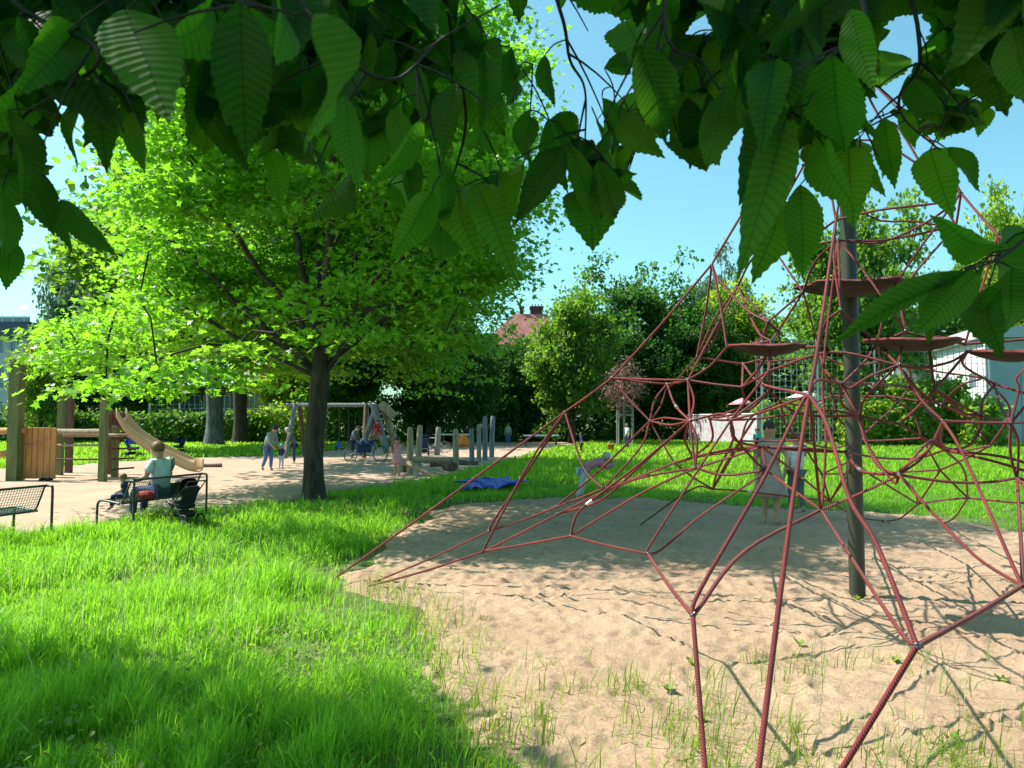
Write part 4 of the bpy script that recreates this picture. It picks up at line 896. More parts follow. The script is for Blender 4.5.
    b_.lathe(prof, Vector(hd)+Vector(up)*hr*.22-Vector(fw)*hr*.22, 18, q, (1.0,.98), lambda a, j: .04*math.sin(5*a+j)); 
    if hairlong: b_.lathe([(hr*.9,0),(hr*.95,-hr*.8),(hr*.75,-hr*2.1),(hr*.3,-hr*2.6)], Vector(hd)-Vector(fw)*hr*.42, 14, q, (.7,1))
    else: b_.lathe([(hr*.98,0),(hr*.92,-hr*.45),(hr*.5,-hr*.75)], Vector(hd)+Vector(up)*hr*.1-Vector(fw)*hr*.3, 14, q, (.85,1))
    b_.build('hood' if hood else 'hair', M[hood or hair], root)
    b_ = MB(); c_ = Vector(hd)+Vector(fw)*hr*.92
    b_.lathe([(0,hr*.18),(hr*.1,0),(hr*.14,-hr*.22),(0,-hr*.28)], c_, 7, q, (1.3,1)); b_.build('nose', M['skin'], root)
    for s in (-1,1): MB().lathe([(0,hr*.1),(hr*.09,hr*.05),(hr*.09,-hr*.05),(0,-hr*.1)], Vector(hd)+Vector(fw)*hr*.84+Vector(lf_)*s*hr*.36+Vector(up)*hr*.08, 7, q).build('eye', M['hair_dark'], root)
    MB().box(Vector(hd)+Vector(fw)*hr*.86-Vector(up)*hr*.45, (hr*.1,hr*.42,hr*.09), q, hr*.03).build('mouth', M['rose'], root)
    return root
def walk(a=1): return dict(knL=(.09*a,.05,.29), anL=(.08*a,.05,.05), toL=(.16*a,.055,.03), knR=(.0,-.05,.28), anR=(-.12*a,-.05,.07), toR=(-.05*a,-.055,.02))
SIT = dict(pel=(0,0,.06), ab=(.0,0,.13), ch=(.01,0,.25), nk=(.03,0,.355), hd0=(.045,0,.395), hd=(.06,0,.45), hd2=(.06,0,.49), shL=(.02,.10,.33), elL=(.03,.16,.18), waL=(.14,.12,.13), haL=(.17,.10,.13), shR=(.02,-.10,.33), elR=(.03,-.16,.18), waR=(.14,-.12,.13), haR=(.17,-.10,.13),
   hiL=(.02,.05,.055), knL=(.25,.07,.06), anL=(.27,.07,-.20), toL=(.34,.08,-.235), hiR=(.02,-.05,.055), knR=(.25,-.07,.06), anR=(.27,-.07,-.20), toR=(.34,-.08,-.235))
ZS = .05
# woman under the net and companion behind her
x, y, _ = G(771, 528); person((x,y,ZS), 1.66, R(-95), 'woman in a long taupe sleeveless dress standing in the shade behind the ropes', 'taupe', 'taupe', 'hair_dark', 'rose', dict(**walk(.4), elL=(.06,.15,.66), waL=(.14,.12,.60), haL=(.17,.11,.58)), dress=('taupe', .27, .17))
x, y, _ = G(797, 514); person((x,y,0), 1.5, R(100), 'person in white top and grey trousers just behind the woman in the long dress', 'whitecloth', 'darkgrey', 'hair_brown', 'darkgrey', dict(walk(.6), elR=(.08,-.13,.68), waR=(.14,-.11,.62), haR=(.17,-.10,.60)))
x, y, _ = GD(757, 36); person((x,y,0), ZH(429,36), R(-90), 'distant child in teal top left of the woman in the dress', 'teal', 'paletrouser', 'hair_dark', child=True)
# bending child in pink on the lawn
bend = dict(pel=(0,0,.46), ab=(.06,0,.51), ch=(.19,0,.60), nk=(.29,0,.62), hd0=(.32,0,.635), hd=(.37,0,.655), hd2=(.41,0,.665), shL=(.24,.10,.61), shR=(.24,-.10,.59), elL=(.33,.12,.50), waL=(.44,.10,.54), haL=(.47,.10,.56), elR=(.36,-.11,.50), waR=(.47,-.09,.55), haR=(.5,-.08,.57),
   hiL=(0,.05,.44), hiR=(0,-.05,.44), knL=(.03,.05,.25), knR=(-.03,-.05,.24), anL=(-.04,.05,.05), toL=(.04,.05,.02), anR=(-.12,-.05,.05), toR=(-.05,-.05,.02))
x, y, _ = G(583, 500); person((x,y,0), 1.42, R(10), 'child in pink top and pale trousers bending forward at the edge of the lawn', 'rose', 'paletrouser', 'hair_grey', 'whitecloth', bend, long_sleeve=True)
x, y, _ = GD(581, 40); person((x,y,0), ZH(433,40), R(180), 'small dark clothed child standing on the lawn beside a rope', 'navy', 'black', 'hair_dark', child=True)
x, y, _ = G(508, 445); person((x,y,0), 1.62, R(-90), 'far off person in grey top and blue jeans at the edge of the dark trees', 'greycloth', 'jeans', 'hair_brown')
x, y, _ = GD(627, 47); person((x,y,0), 1.6, R(200), 'person in pale blue standing behind the stakes of the young tree', 'lightblue', 'navy', 'hair_red')
# pink child at the beams
x, y, _ = G(397, 477); person((x,y,0), 1.22, R(-75), 'child in pale pink dress reaching down beside the slanted log', 'pink', 'pink', 'hair_brown', 'whitecloth', dict(walk(.4), elL=(.03,-.16,.64), elR=(-.02,-.2,.62), waR=(.03,-.30,.53), haR=(.03,-.33,.50)), dress=('pink', .36, .15), child=True, hairlong=True)
# walkers left of the maple trunk
lean_ = dict(ab=(.03,0,.61), ch=(.07,0,.72), nk=(.12,0,.80), hd0=(.15,0,.835), hd=(.185,0,.875), hd2=(.2,0,.91), shL=(.1,.10,.78), shR=(.1,-.10,.78), elL=(.12,.13,.62), elR=(.12,-.13,.62), waL=(.2,.12,.52), waR=(.2,-.12,.52), haL=(.23,.11,.49), haR=(.23,-.11,.49))
x, y, _ = G(267, 471); person((x,y,0), 1.66, R(-15), 'adult in grey top and blue jeans leaning towards a toddler left of the maple trunk', 'greycloth', 'jeans', 'hair_dark', 'darkgrey', {**lean_, **walk(.7)}, long_sleeve=True)
x, y, _ = G(281, 469); person((x,y,0), .88, R(-60), 'toddler in turquoise hat between two leaning adults', 'navy', 'lightblue', 'hair_brown', 'darkgrey', walk(.6), hood='teal', child=True)
x, y, _ = G(294, 464); person((x,y,0), 1.55, R(195), 'adult in dark grey hoodie bending towards the toddler in turquoise', 'darkgrey', 'navy', 'hair_grey', 'darkgrey', lean_, long_sleeve=True)
x, y, _ = G(303, 456); person((x,y,0), 1.2, R(180), 'child in pale blue just left of the maple trunk by the swing post', 'lightblue', 'jeans', 'hair_brown', child=True)
# people at the climbing frame
x, y, _ = G(352, 459); person((x,y,0), 1.62, R(-10), 'adult in grey hoodie bending over the cargo bike', 'darkgrey', 'navy', 'hair_grey', 'black', lean_, long_sleeve=True, hood='darkgrey')
# seated adult and baby on bench are built with the bench

# ---------------------------------------------------------------- benches
def bench(loc, rz, L, label):
    # local frame: +X forward (seat side), Y along the bench, origin at back foot of near end
    root = thing('park_bench', loc, rz, label, 'bench', 'wire mesh park benches facing the playground')
    r_ = .019
    for yy in (0, L):
        MB().tube(catmull([(0,yy,-.08),(0,yy,.4),(0,yy,.72),(.025,yy,.765),(.08,yy,.77),(.13,yy,.765)], 4), r_, 8).build('back_post', M['metal'], root)
        MB().tube(catmull([(.72,yy,-.08),(.72,yy,.3),(.70,yy,.41),(.64,yy,.44),(.5,yy,.435),(.28,yy,.40)], 4), r_, 8).build('front_leg', M['metal'], root)
    prof = [(.10,.77),(.145,.66),(.19,.56),(.235,.46),(.27,.415),(.33,.405),(.45,.42),(.58,.435),(.66,.44)]
    fr = MB()
    for yy in (.04, L-.04): fr.tube([(a, yy, c) for a, c in prof], .014, 6)
    fr.tube([(.10,.0,.772),(.10,L,.772)], .018, 8); fr.tube([(.68,.0,.44),(.68,L,.44)], .015, 8); fr.tube([(.25,.02,.40),(.25,L-.02,.40)], .015, 8); fr.build('frame', M['metal'], root)
    ms = MB(); cum = [0]
    for i in range(len(prof)-1): cum.append(cum[-1]+math.hypot(prof[i+1][0]-prof[i][0], prof[i+1][1]-prof[i][1]))
    tot = cum[-1]; pr = lambda s: (float(np.interp(s, cum, [p[0] for p in prof])), float(np.interp(s, cum, [p[1] for p in prof])))
    st = .042; wv = .0052
    nn = int((L-.08)/st); na = int(tot/st)
    for i in range(na+1):
        a, c = pr(i*st); ms.box((a, L/2, c), (wv, L-.08, wv))
    for k in range(nn+1):
        yy = .04+k*(L-.08)/nn; pts = [pr(s) for s in np.linspace(0, tot, 12)]
        for i in range(11):
            (a0,c0),(a1,c1) = pts[i], pts[i+1]; q = Matrix.Rotation(-math.atan2(c1-c0,a1-a0), 3, 'Y'); ms.box(((a0+a1)/2, yy, (c0+c1)/2), (math.hypot(a1-a0,c1-c0), wv, wv), q)
    ms.build('mesh_seat', M['mesh_green'], root); return root
b1 = (G(133,530)[0], G(133,530)[1], 0); e1_ = G(206,517); ux, uy = e1_[0]-b1[0], e1_[1]-b1[1]; Lb = math.hypot(ux, uy); ang = math.atan2(uy, ux)-math.pi/2
# forward of bench is to the left: local +X must point to -x, so mirror by starting at the far end
bench((e1_[0], e1_[1], 0), ang+math.pi, Lb, 'green wire mesh bench with a person sitting on it in front of the play house')
o2 = G(51, 539); bench((o2[0], o2[1], 0), ang+math.pi, Lb, 'empty green wire mesh bench cut by the left edge of the photo')
fx, fy = math.cos(ang+math.pi), math.sin(ang+math.pi); lx, ly = -fy, fx
def onb(f, l, z): return (e1_[0]+fx*f+lx*l, e1_[1]+fy*f+ly*l, z)
sit = dict(SIT); sit.update(elL=(.05,.15,.19), waL=(.10,.24,.16), haL=(.11,.27,.16))
person(onb(.36,.42*Lb,.43), 1.76, ang+math.pi, 'adult with ginger hair in pale blue shirt sitting on the bench seen from behind', 'lightblue', 'navy', 'hair_red', 'black', sit)
person(onb(.50,Lb*.80,.46), .72, ang+math.pi+.5, 'baby in dark blue clothes sitting on the bench beside the adult', 'navy', 'navy', 'hair_red', 'black', SIT, child=True)
# red cloth lying on the bench
rb = MB(); rb.lathe([(0,.12),(.09,.11),(.14,.06),(.15,.0),(0,0)], (0,0,0), 14, None, (1,1.2), lambda a, j: .12*math.sin(3*a+j)); tag(rb.build('bag', M['red'], None, onb(.30,Lb*.66,.44)), 'red bundle lying on the bench beside the seated adult', 'bag')

# ---------------------------------------------------------------- prams, bikes, bags
def wheel(c, r_, parent, axis=(0,1,0), spokes=10, tyre='rubber', w_=.018):
    ax = Vector(axis).normalized(); q = ax.to_track_quat('Z','Y').to_matrix(); c = Vector(c)
    ring = [c+q @ Vector((r_*math.cos(a), r_*math.sin(a), 0)) for a in np.linspace(0, 2*math.pi, 25)]
    wh = MB().tube(ring, w_, 6, False).build('wheel', M[tyre], parent)
    s = MB(); s.tube([c-ax*.03, c+ax*.03], .02, 8)
    for k in range(spokes):
        a = 2*math.pi*k/spokes; s.tube([c, c+q @ Vector((r_*.97*math.cos(a), r_*.97*math.sin(a), 0))], .0035, 3, False)
    rim = [c+q @ Vector((r_*.93*math.cos(a), r_*.93*math.sin(a), 0)) for a in np.linspace(0, 2*math.pi, 25)]; s.tube(rim, .008, 5, False)
    s.build('spokes', M['silver'], wh); return wh
def pram(loc, rz, label, cm, s=1.0, ribs=False):
    root = thing('pushchair', loc, rz, label, 'pushchair', 'pushchairs around the playground')
    for sx_ in (-.3,.3):
        for sy_ in (-.22,.22): wheel((sx_*s,sy_*s,.13*s), .13*s, root, spokes=6, w_=.022*s)
    f = MB()
    for sy_ in (-.22,.22):
        f.tube([(.3*s,sy_*s,.13*s),(.05*s,sy_*s,.5*s),(-.45*s,sy_*s,1.0*s)], .014*s, 6); f.tube([(-.3*s,sy_*s,.13*s),(.0,sy_*s,.48*s),(.32*s,sy_*s,.55*s)], .014*s, 6)
    f.tube([(-.45*s,-.22*s,1.0*s),(-.45*s,.22*s,1.0*s)], .018*s, 6); f.build('frame', M['metal'], root)
    b_ = MB(); b_.box((.05*s,0,.47*s), (.5*s,.38*s,.12*s), Matrix.Rotation(-.15,3,'Y'), .04*s); b_.box((-.2*s,0,.66*s), (.10*s,.38*s,.5*s), Matrix.Rotation(-.45,3,'Y'), .04*s); b_.build('seat', M[cm], root)
    vs = []; fs = []; n1, n2 = 9, 8
    for i in range(n1):
        a = -.15+1.9*i/(n1-1)
        for j in range(n2):
            u = -1+2*j/(n2-1); rr = .34*s*(1+(.05 if ribs and i % 2 else 0)); vs.append((-.12*s+rr*math.cos(a)*(1-.15*u*u), .22*s*u, .72*s+rr*math.sin(a)*(1-.22*u**4)))
    for i in range(n1-1):
        for j in range(n2-1): k = i*n2+j; fs.append((k,k+1,k+n2+1,k+n2))
    for u_ in (0,n2-1):
        k0 = len(vs); vs.append((-.14*s, .22*s*(-1 if u_ == 0 else 1), .70*s))
        for i in range(n1-1): fs.append((i*n2+u_, (i+1)*n2+u_, k0))
    MB().add(vs, fs, None, True).build('canopy', M[cm], root)
    MB().box((-.05*s,0,.27*s), (.4*s,.32*s,.14*s), None, .04*s).build('basket', M['black'], root); return root
c_ = onb(-.40,Lb*.62,.0); pram(c_, R(150), 'black ribbed pushchair standing in the grass behind the occupied bench', 'black', .74, True)
x, y, _ = G(132,459); pram((x,y,0), R(20), 'bright blue pushchair parked under the curved slide', 'blue')
x, y, _ = G(179,455); pram((x,y,0), R(160), 'dark navy pushchair beyond the end of the slide', 'navy', .9)
x, y, _ = G(424,456); pram((x,y,0), R(100), 'pushchair with navy hood between the beam posts', 'navy')
def bicycle(loc, rz, label, cargo=False):
    root = thing('cargo_bike' if cargo else 'bicycle', loc, rz, label, 'cargo bike' if cargo else 'bicycle')
    wheel((-.62,0,.33), .32, root, spokes=14); wheel((.66,0,.27 if cargo else .33), .26 if cargo else .32, root, spokes=14)
    f = MB(); P_ = [(-.62,0,.33),(-.2,0,.30),(-.33,0,.85),(.25,0,.82),(.33,0,.62),(.66,0,.30)]
    f.tube([P_[0],P_[1],P_[2],P_[0]], .018, 6); f.tube([P_[1],P_[4]], .022, 6); f.tube([P_[2],P_[3]] if not cargo else [P_[2],(.1,0,.6)], .02, 6); f.tube([(.2,0,.98),(.3,0,.7),P_[4],(.5,0,.42),P_[5]], .018, 6); f.tube([(-.2,0,.3),(-.15,.12,.02)], .012, 5); f.build('frame', M['white'], root)
    h_ = MB(); h_.tube([(.05,-.28,1.0),(.2,-.15,1.0),(.2,.15,1.0),(.05,.28,1.0)], .014, 6); h_.build('handlebar', M['metal'], root)
    s_ = MB(); s_.box((-.36,0,.9), (.26,.15,.07), None, .03); s_.build('saddle', M['black'], root)
    if cargo:
        c = MB(); c.box((.12,0,.56), (.62,.45,.30), None, .05); c.build('cargo_box', M['navy'], root)
        d_ = MB(); d_.lathe([(0,.22),(.2,.2),(.34,.12),(.4,0)], (.05,0,.71), 16, None, (1.1,.7), lambda a, j: .06*math.sin(4*a)); d_.build('rain_cover', M['navy'], root)
    return root
x, y, _ = G(366,462); bicycle((x,y,0), R(-160), 'white framed cargo bike with navy covered box parked on the sand', True)
x, y, _ = G(425,454); bicycle((x+.3,y+1.2,0), R(15), 'white bicycle leaning behind the beam posts')
# ride-on toy
x, y, _ = G(339,451); rt = thing('ride_on_toy', (x,y,0), R(-70), 'small bright blue ride-on toy beside the swing posts', 'toy')
MB().box((0,0,.28), (.5,.24,.16), None, .05).build('body', M['blue'], rt); MB().lathe([(.0,.22),(.1,.2),(.13,0)], (-.15,0,.36), 12).build('seat', M['blue'], rt)
for sx_ in (-.18,.18):
    for sy_ in (-.17,.17): wheel((sx_,sy_,.14), .11, rt, spokes=4, w_=.03)
MB().tube([(.18,0,.33),(.14,0,.6),(.14,-.13,.62)], .015, 6).build('handle', M['metal'], rt)
# bucket
x, y, _ = GD(611, 44); bk = thing('bucket', (x,y,0), 0, 'orange plastic bucket left of the young staked tree', 'bucket')
MB().lathe([(0,0),(.14,0),(.2,.42),(.215,.42),(.215,.39),(.19,.38),(.135,.02),(0,.02)], (0,0,0), 18).build('pail', M['orange'], bk); MB().tube([(0.2*math.cos(a),0,.4+.18*math.sin(a)) for a in np.linspace(0,math.pi,9)], .008, 5).build('handle', M['silver'], bk)
# orange bag under far table
x, y, _ = GD(463, 50); ob = MB(); ob.lathe([(0,0),(.42,0),(.45,.3),(.32,.7),(.1,.95),(0,.95)], (0,0,0), 10, None, (1,.5), lambda a, j: .08*math.sin(3*a)); tag(ob.build('bag', M['orange'], None, (x,y,0)), 'orange sack standing before the far white table', 'bag')
# crumpled blue tarp on grass
x0, y0, _ = G(463,491); x1 = G(519,491)[0]; W_ = x1-x0; n1, n2 = 46, 22
X, Y = np.meshgrid(np.linspace(0,W_,n1), np.linspace(-1.1,1.3,n2)); Z = .05+.11*vnoise(X,Y,2.6,51)+.08*np.abs(vnoise(X+9,Y,7,52)-.5)*2
X2 = X+(vnoise(X,Y,1.7,53)-.5)*.7; Y2 = Y+(vnoise(X,Y,1.7,54)-.5)*1.1
idx = np.arange(n1*n2).reshape(n2,n1); q_ = np.stack([idx[:-1,:-1],idx[:-1,1:],idx[1:,1:],idx[1:,:-1]],-1).reshape(-1,4)
tp = rawmesh('tarpaulin', np.stack([X2,Y2,Z],-1).reshape(-1,3), q_.ravel(), np.full(len(q_),4), M['blue'], None, None, True); tp.location = (x0, G(463,489)[1]+.3, .03)
sm_ = tp.modifiers.new('thick','SOLIDIFY'); sm_.thickness = .01
tag(tp, 'crumpled blue tarpaulin lying on the shaded grass', 'tarpaulin')

# ---------------------------------------------------------------- wooden balance course
def log_(a, b_, r_, m, label, name='log', cat='log', group=None, n=12):
    a = Vector(a); b_ = Vector(b_); pts = [a+(b_-a)*t+Vector((0,0,.015*math.sin(t*7))) for t in np.linspace(0,1,6)]; rr = [r_*(1+.05*math.sin(i*2.1)) for i in range(6)]
    o = MB().tube(pts, rr, n).build(name, M[m]); o.location = (0,0,0); return tag(o, label, cat, group)
for (px, pb, pt_, wpx, m, lab) in ((410,475,427,6.5,'wood','thick pale post nearest the pink child'),(418,467,425,6,'wood','round topped pale post second from the left'),(437,456,427,5.5,'wood_grey','grey post with cut top behind the horizontal log'),(456,471,429,6,'wood','slightly crooked pale post at the log end'),
     (472,462,429,5,'wood_blue','blue grey post left in the group of four'),(479,463,424,4.5,'wood_grey','thin grey brown post second in the group of four'),(485,461,416,5,'wood_blue','tall grey post third in the group of four'),(491.5,458,416,5,'wood_blue','tall blue grey post rightmost of the group of four')):
    x, y, _ = G(px, pb); zt = ZH(pt_, y); r_ = wpx/F_PX*y/2
    b_ = MB(); lx_ = rnd.uniform(-.06,.06); pts = [(0,0,-.1),(lx_*.4,0,zt*.4),(lx_,0,zt*.8),(lx_*1.2,0,zt-.06),(lx_*1.2,0,zt)]; b_.tube(pts, [r_,r_*1.02,r_*.97,r_*.9,r_*.55], 12)
    tag(b_.build('wooden_post', M[m], None, (x,y,0)), lab, 'post', 'upright posts of the balance course')
def gp(px, py, D, ): return P(px, py, D)
log_(gp(412,460,26.5), gp(456,460,26.5), .11, 'wood', 'horizontal squared log joining the pale posts')
log_(gp(430,465.5,28), gp(450,466,28), .10, 'wood_brown', 'short dark log lying under the horizontal log')
log_(gp(458,464,29), gp(477,465,29.5), .15, 'wood_brown', 'dark log lying right of the crooked post')
log_(gp(446,466,26), gp(453,467,25.3), .16, 'wood_brown', 'short log stump with its cut end showing')
log_(gp(400,461,23.8), gp(441,477,22.6), .10, 'wood', 'pale round log slanting down to the sand beside the pink child')
log_((*G(406,473)[:2],-.05), (*G(406,473)[:2],.3), .13, 'wood_brown', 'low stump carrying the upper end of the slanted log')
x, y, _ = G(186,468); x2 = G(226,467)[0]; log_((x,y,.07), (x2,y+.2,.07), .09, 'wood_brown', 'dark log standing in for a shadow line on the sand beyond the slide end')  # brown log added in place of a flat shadow line on the ground
# far white tables
for i, (xa, xb, py) in enumerate(((441,473,434.5),(523,559,435.5))):
    D = 52; a, b_ = P(xa,py,D), P(xb,py,D); t = thing('table', ((a[0]+b_[0])/2,D,0), 0, ['white topped table behind the upright posts','white topped table right of the far walker'][i], 'table', 'long white tables before the dark trees')
    MB().box((0,0,a[2]), (b_[0]-a[0],.8,.09), None, .02).build('tabletop', M['white'], t)
    for sx_ in (-.42,.42):
        for sy_ in (-.3,.3): MB().box((sx_*(b_[0]-a[0]),sy_,a[2]/2-.05), (.08,.08,a[2]-.02)).build('leg', M['wood_brown'], t)
# swing frame
D = 36; zb = ZH(405,D)
sw = thing('swing', (*GD(332,D)[:2],0), 0, 'wooden swing frame with long round beam behind the maple trunk', 'swing')
ox = GD(332,D)[0]; lo = lambda px, dy=0: GD(px,D)[0]-ox
MB().tube([(lo(286),0,zb),(lo(332),0,zb),(lo(376),0,zb)], .10, 10).build('beam', M['wood_blue'], sw)
for (pt_, pb, dy, m) in ((295,293,-1.3,'wood_blue'),(299,300,1.1,'wood_brown'),(366,363,1.3,'wood_blue'),(366,369,-1.2,'wood_brown')): MB().tube([(lo(pt_),0,zb+.05),(lo(pb),dy,-.1)], .11, 10).build('leg', M[m], sw)
for px in (322,344):
    s_ = MB(); 
    for d_ in (-.22,.22): s_.tube([(lo(px)+d_,0,zb),(lo(px)+d_,0,.5)], .012, 5)
    s_.build('chain', M['metal'], sw); MB().box((lo(px),0,.48), (.5,.2,.05), None, .02).build('seat', M['black'], sw)
# climbing frame
D = 33; ox = GD(380,D)[0]; lo = lambda px: GD(px,D)[0]-ox; z_ = lambda py: ZH(py,D)
cf = thing('log_climber', (ox,D,0), 0, 'blue grey log climbing frame with leaning timber slabs behind the cargo bike', 'climbing frame')
for (a, b_, r_, m, dy) in (((374,405),(389,452),.15,'wood_blue',-.5),((377,405),(361,455),.13,'wood_blue',-.3),((374,417),(368,452),.13,'wood',.5),((379,420),(373,440),.11,'wood',.2),((384,410),(394,449),.15,'wood',.7)):
    MB().tube([(lo(a[0]),dy*.2,z_(a[1])),(lo(b_[0]),dy,max(-.1,z_(b_[1])))], r_, 10).build('leg', M[m], cf)
MB().box((lo(387),.1,z_(410)), (.85,.5,.34), Matrix.Rotation(.75,3,'Y'), .03).build('roof_board', M['wood'], cf)
MB().tube([(lo(370),0,z_(438)),(lo(395),0,z_(439))], .08, 8).build('crossbar', M['wood'], cf)
person((GD(377,D-.6)[0],D-.6,z_(438)+.28), .95, R(-60), 'small child in red sitting on the log climbing frame', 'red', 'red', 'hair_brown', 'red', SIT, long_sleeve=True, child=True)
x, y, _ = G(394,459); person((x,y,0), 1.25, R(170), 'child in bright blue top and pale trousers by the climbing frame', 'blue', 'paletrouser', 'hair_red', 'darkgrey', walk(.5), long_sleeve=True, child=True)

# ---------------------------------------------------------------- wooden play house with slide
D = 22.0; ox = GD(60,D)[0]; X_ = lambda px, d=D: GD(px,d)[0]-ox
ph_ = thing('play_house', (ox,D,0), 0, 'wooden climbing house with orange plank panel, green posts and tan slide', 'play house')
def post(px, pt_, d, w_, slant=.0, m='wood_green', name='post'):
    z = ZH(pt_, d); x = X_(px,d); yy = d-D; h_ = w_/2
    vs = [(x-h_,yy-h_,-.1),(x+h_,yy-h_,-.1),(x+h_,yy+h_,-.1),(x-h_,yy+h_,-.1),(x-h_,yy-h_,z),(x+h_,yy-h_,z-slant),(x+h_,yy+h_,z-slant),(x-h_,yy+h_,z)]
    MB().add(vs, [(0,3,2,1),(4,5,6,7),(0,1,5,4),(1,2,6,5),(2,3,7,6),(3,0,4,7)]).build(name, M[m], ph_)
post(16,356,21.6,.30,.2); post(61,395,23.8,.17); post(70,392,25,.18,0,'wood_brown'); post(104,398,21.2,.18); post(116,425,23.2,.16); post(112,410,24.2,.18,0,'wood_brown')
# plank panel: separate boards with gaps
pn = MB(); zt, zb = ZH(428,D-.2), .05
for k in range(6):
    xa = X_(21+k*6.05,D-.2); xb = X_(21+(k+1)*6.05,D-.2); jz = rnd.uniform(-.03,.03); pn.box(((xa+xb)/2,-.2,(zt+zb)/2+jz), (xb-xa-.018,.05,zt-zb), None, .006)
pn.build('plank_panel', M['wood_orange'], ph_)
MB().tube(catmull([(X_(22),-.27,ZH(437,D)),(X_(30),-.27,ZH(444,D)),(X_(40),-.27,ZH(445,D)),(X_(50),-.27,ZH(441,D)),(X_(56),-.27,ZH(436,D))],4), .014, 6).build('hand_rope', M['rose'], ph_)
for (xa, xb, py, w_, m) in ((-45,33,431,.19,'wood_orange'),(-45,20,454,.20,'wood_orange'),(57,110,431.5,.17,'wood'),(57,104,445,.07,'wood'),(57,104,459,.06,'wood_brown')):
    MB().tube([(X_(xa),-.32 if xb < 60 else -.1,ZH(py,D)),(X_((xa+xb)/2),-.32 if xb < 60 else -.1,ZH(py+.3,D)),(X_(xb),-.32 if xb < 60 else -.1,ZH(py-(1 if xb < 40 else 0),D))], w_/2, 10).build('rail', M[m], ph_)
MB().tube([(X_(0),1.2,ZH(446,D)),(X_(24),1.0,ZH(440,D)),(X_(30),.9,ZH(438,D))], .16, 10).build('step_log', M['wood'], ph_)
MB().box((X_(88),.7,ZH(434,D)-.05), (X_(112)-X_(60),1.3,.08), None, .01).build('deck', M['wood'], ph_)
hb = MB(); 
for k in range(5): hb.box((X_(83)+.12+k*.125,1.3,ZH(421,D)), (.115,.04,.5), None, .004)
hb.build('back_board', M['redpaint'], ph_)
pc = MB(); pc.box((0,0,.16), (.24,.02,.40), None, .01); pc.build('sign_plate', M['concrete'], ph_, (X_(12),-.75,0))
# slide chute: U-section swept along a curve
pth = catmull([(X_(112),.5,ZH(417,22.5)),(X_(117),.53,ZH(426,22.6)),(X_(126),.6,ZH(437,22.7)),(X_(141),.7,ZH(448,22.9)),(X_(158),.8,ZH(457,23.1)),(X_(172),.9,ZH(464,23.2)),(X_(180),.95,ZH(467,23.3)),(X_(187),.97,ZH(467.5,23.3))], 5)
vs = []; fs = []; m_ = len(pth); sec = [(-.30,.27),(-.30,.0),(-.2,-.09),(0,-.12),(.2,-.09),(.30,.0),(.30,.27),(.27,.27),(.27,.02),(.18,-.05),(0,-.08),(-.18,-.05),(-.27,.02),(-.27,.27)]
for p in pth:
    for a, c in sec: vs.append((p[0], p[1]+a, p[2]+c))
ns_ = len(sec)
for i in range(m_-1):
    for k in range(ns_): a = i*ns_+k; b_ = i*ns_+(k+1)%ns_; fs.append((a, b_, b_+ns_, a+ns_))
fs.append(tuple(range(ns_))[::-1]); fs.append(tuple(range((m_-1)*ns_, m_*ns_)))
sl_ = MB().add(vs, fs, None, True).build('slide', M['slide'], ph_)
MB().tube([(X_(150),.72,-.05),(X_(150),.72,ZH(453,22.9))], .05, 8).build('slide_support', M['metal'], sl_)
# second little house part: ladder
ld = MB(); 
for k in range(5): ld.tube([(X_(108),.2,.3+.3*k),(X_(116),1.1,.3+.3*k)], .03, 6)
ld.build('ladder_rung', M['wood_brown'], ph_)
# dark shoes / sandals in the sand
sh = MB(); 
for s in (-.09,.09): sh.tube([(s-.02,-.12,.05),(s,0,.06),(s+.01,.13,.05)], [.035,.045,.03], 8)
tag(sh.build('shoes', M['black'], None, (*G(46,482)[:2],.02)), 'pair of dark shoes left on the sand before the plank panel', 'shoes')

# ---------------------------------------------------------------- buildings, fences, walls
def wallgrid(b_, x0, x1, z0, z1, y, openings, th=.3):
    xs = sorted(set([x0,x1]+[v for o in openings for v in o[:2]])); zs = sorted(set([z0,z1]+[v for o in openings for v in o[2:]]))
    for i in range(len(xs)-1):
        for j in range(len(zs)-1):
            cx, cz = (xs[i]+xs[i+1])/2, (zs[j]+zs[j+1])/2
            if any(o[0] < cx < o[1] and o[2] < cz < o[3] for o in openings): continue
            b_.box((cx, y+th/2, cz), (xs[i+1]-xs[i], th, zs[j+1]-zs[j]))
# modern building on the left
D = 68; X0 = GD(-140,D)[0]; X1 = GD(26,D)[0]; Wd_ = X1-X0
mbd = thing('modern_building', (X0,D,0), 0, 'modern flat roofed building with slate band and big windows at the left edge', 'building')
zt = ZH(316,D); zp = ZH(322,D); zs1 = ZH(338,D); zw1 = ZH(355,D); zg = ZH(360,D); zw2a, zw2b = ZH(362,D), ZH(396,D)
ops = []; 
for k in range(9): ops.append((.5+k*1.6, .5+k*1.6+1.15, zw1+.1, zs1-.1)); ops.append((.5+k*1.6, .5+k*1.6+1.25, ZH(390,D), ZH(366,D))); ops.append((.5+k*1.6, .5+k*1.6+1.25, ZH(418,D), ZH(402,D)))
b_ = MB(); wallgrid(b_, 0, Wd_, 0, zs1, 0, ops); b_.box((Wd_/2, 5, zs1/2), (Wd_, 9.4, zs1-.02)) ; b_.build('wall', M['concrete'], mbd)
MB().box((Wd_/2,4.7,(zs1+zp)/2), (Wd_+.4,10,zp-zs1)).build('slate_band', M['slate'], mbd)
gr = MB(); gr.box((Wd_/2,.1,zt), (Wd_,.06,.07)); 
for k in range(int(Wd_)): gr.box((k+.5,.1,(zt+zp)/2), (.06,.05,zt-zp))
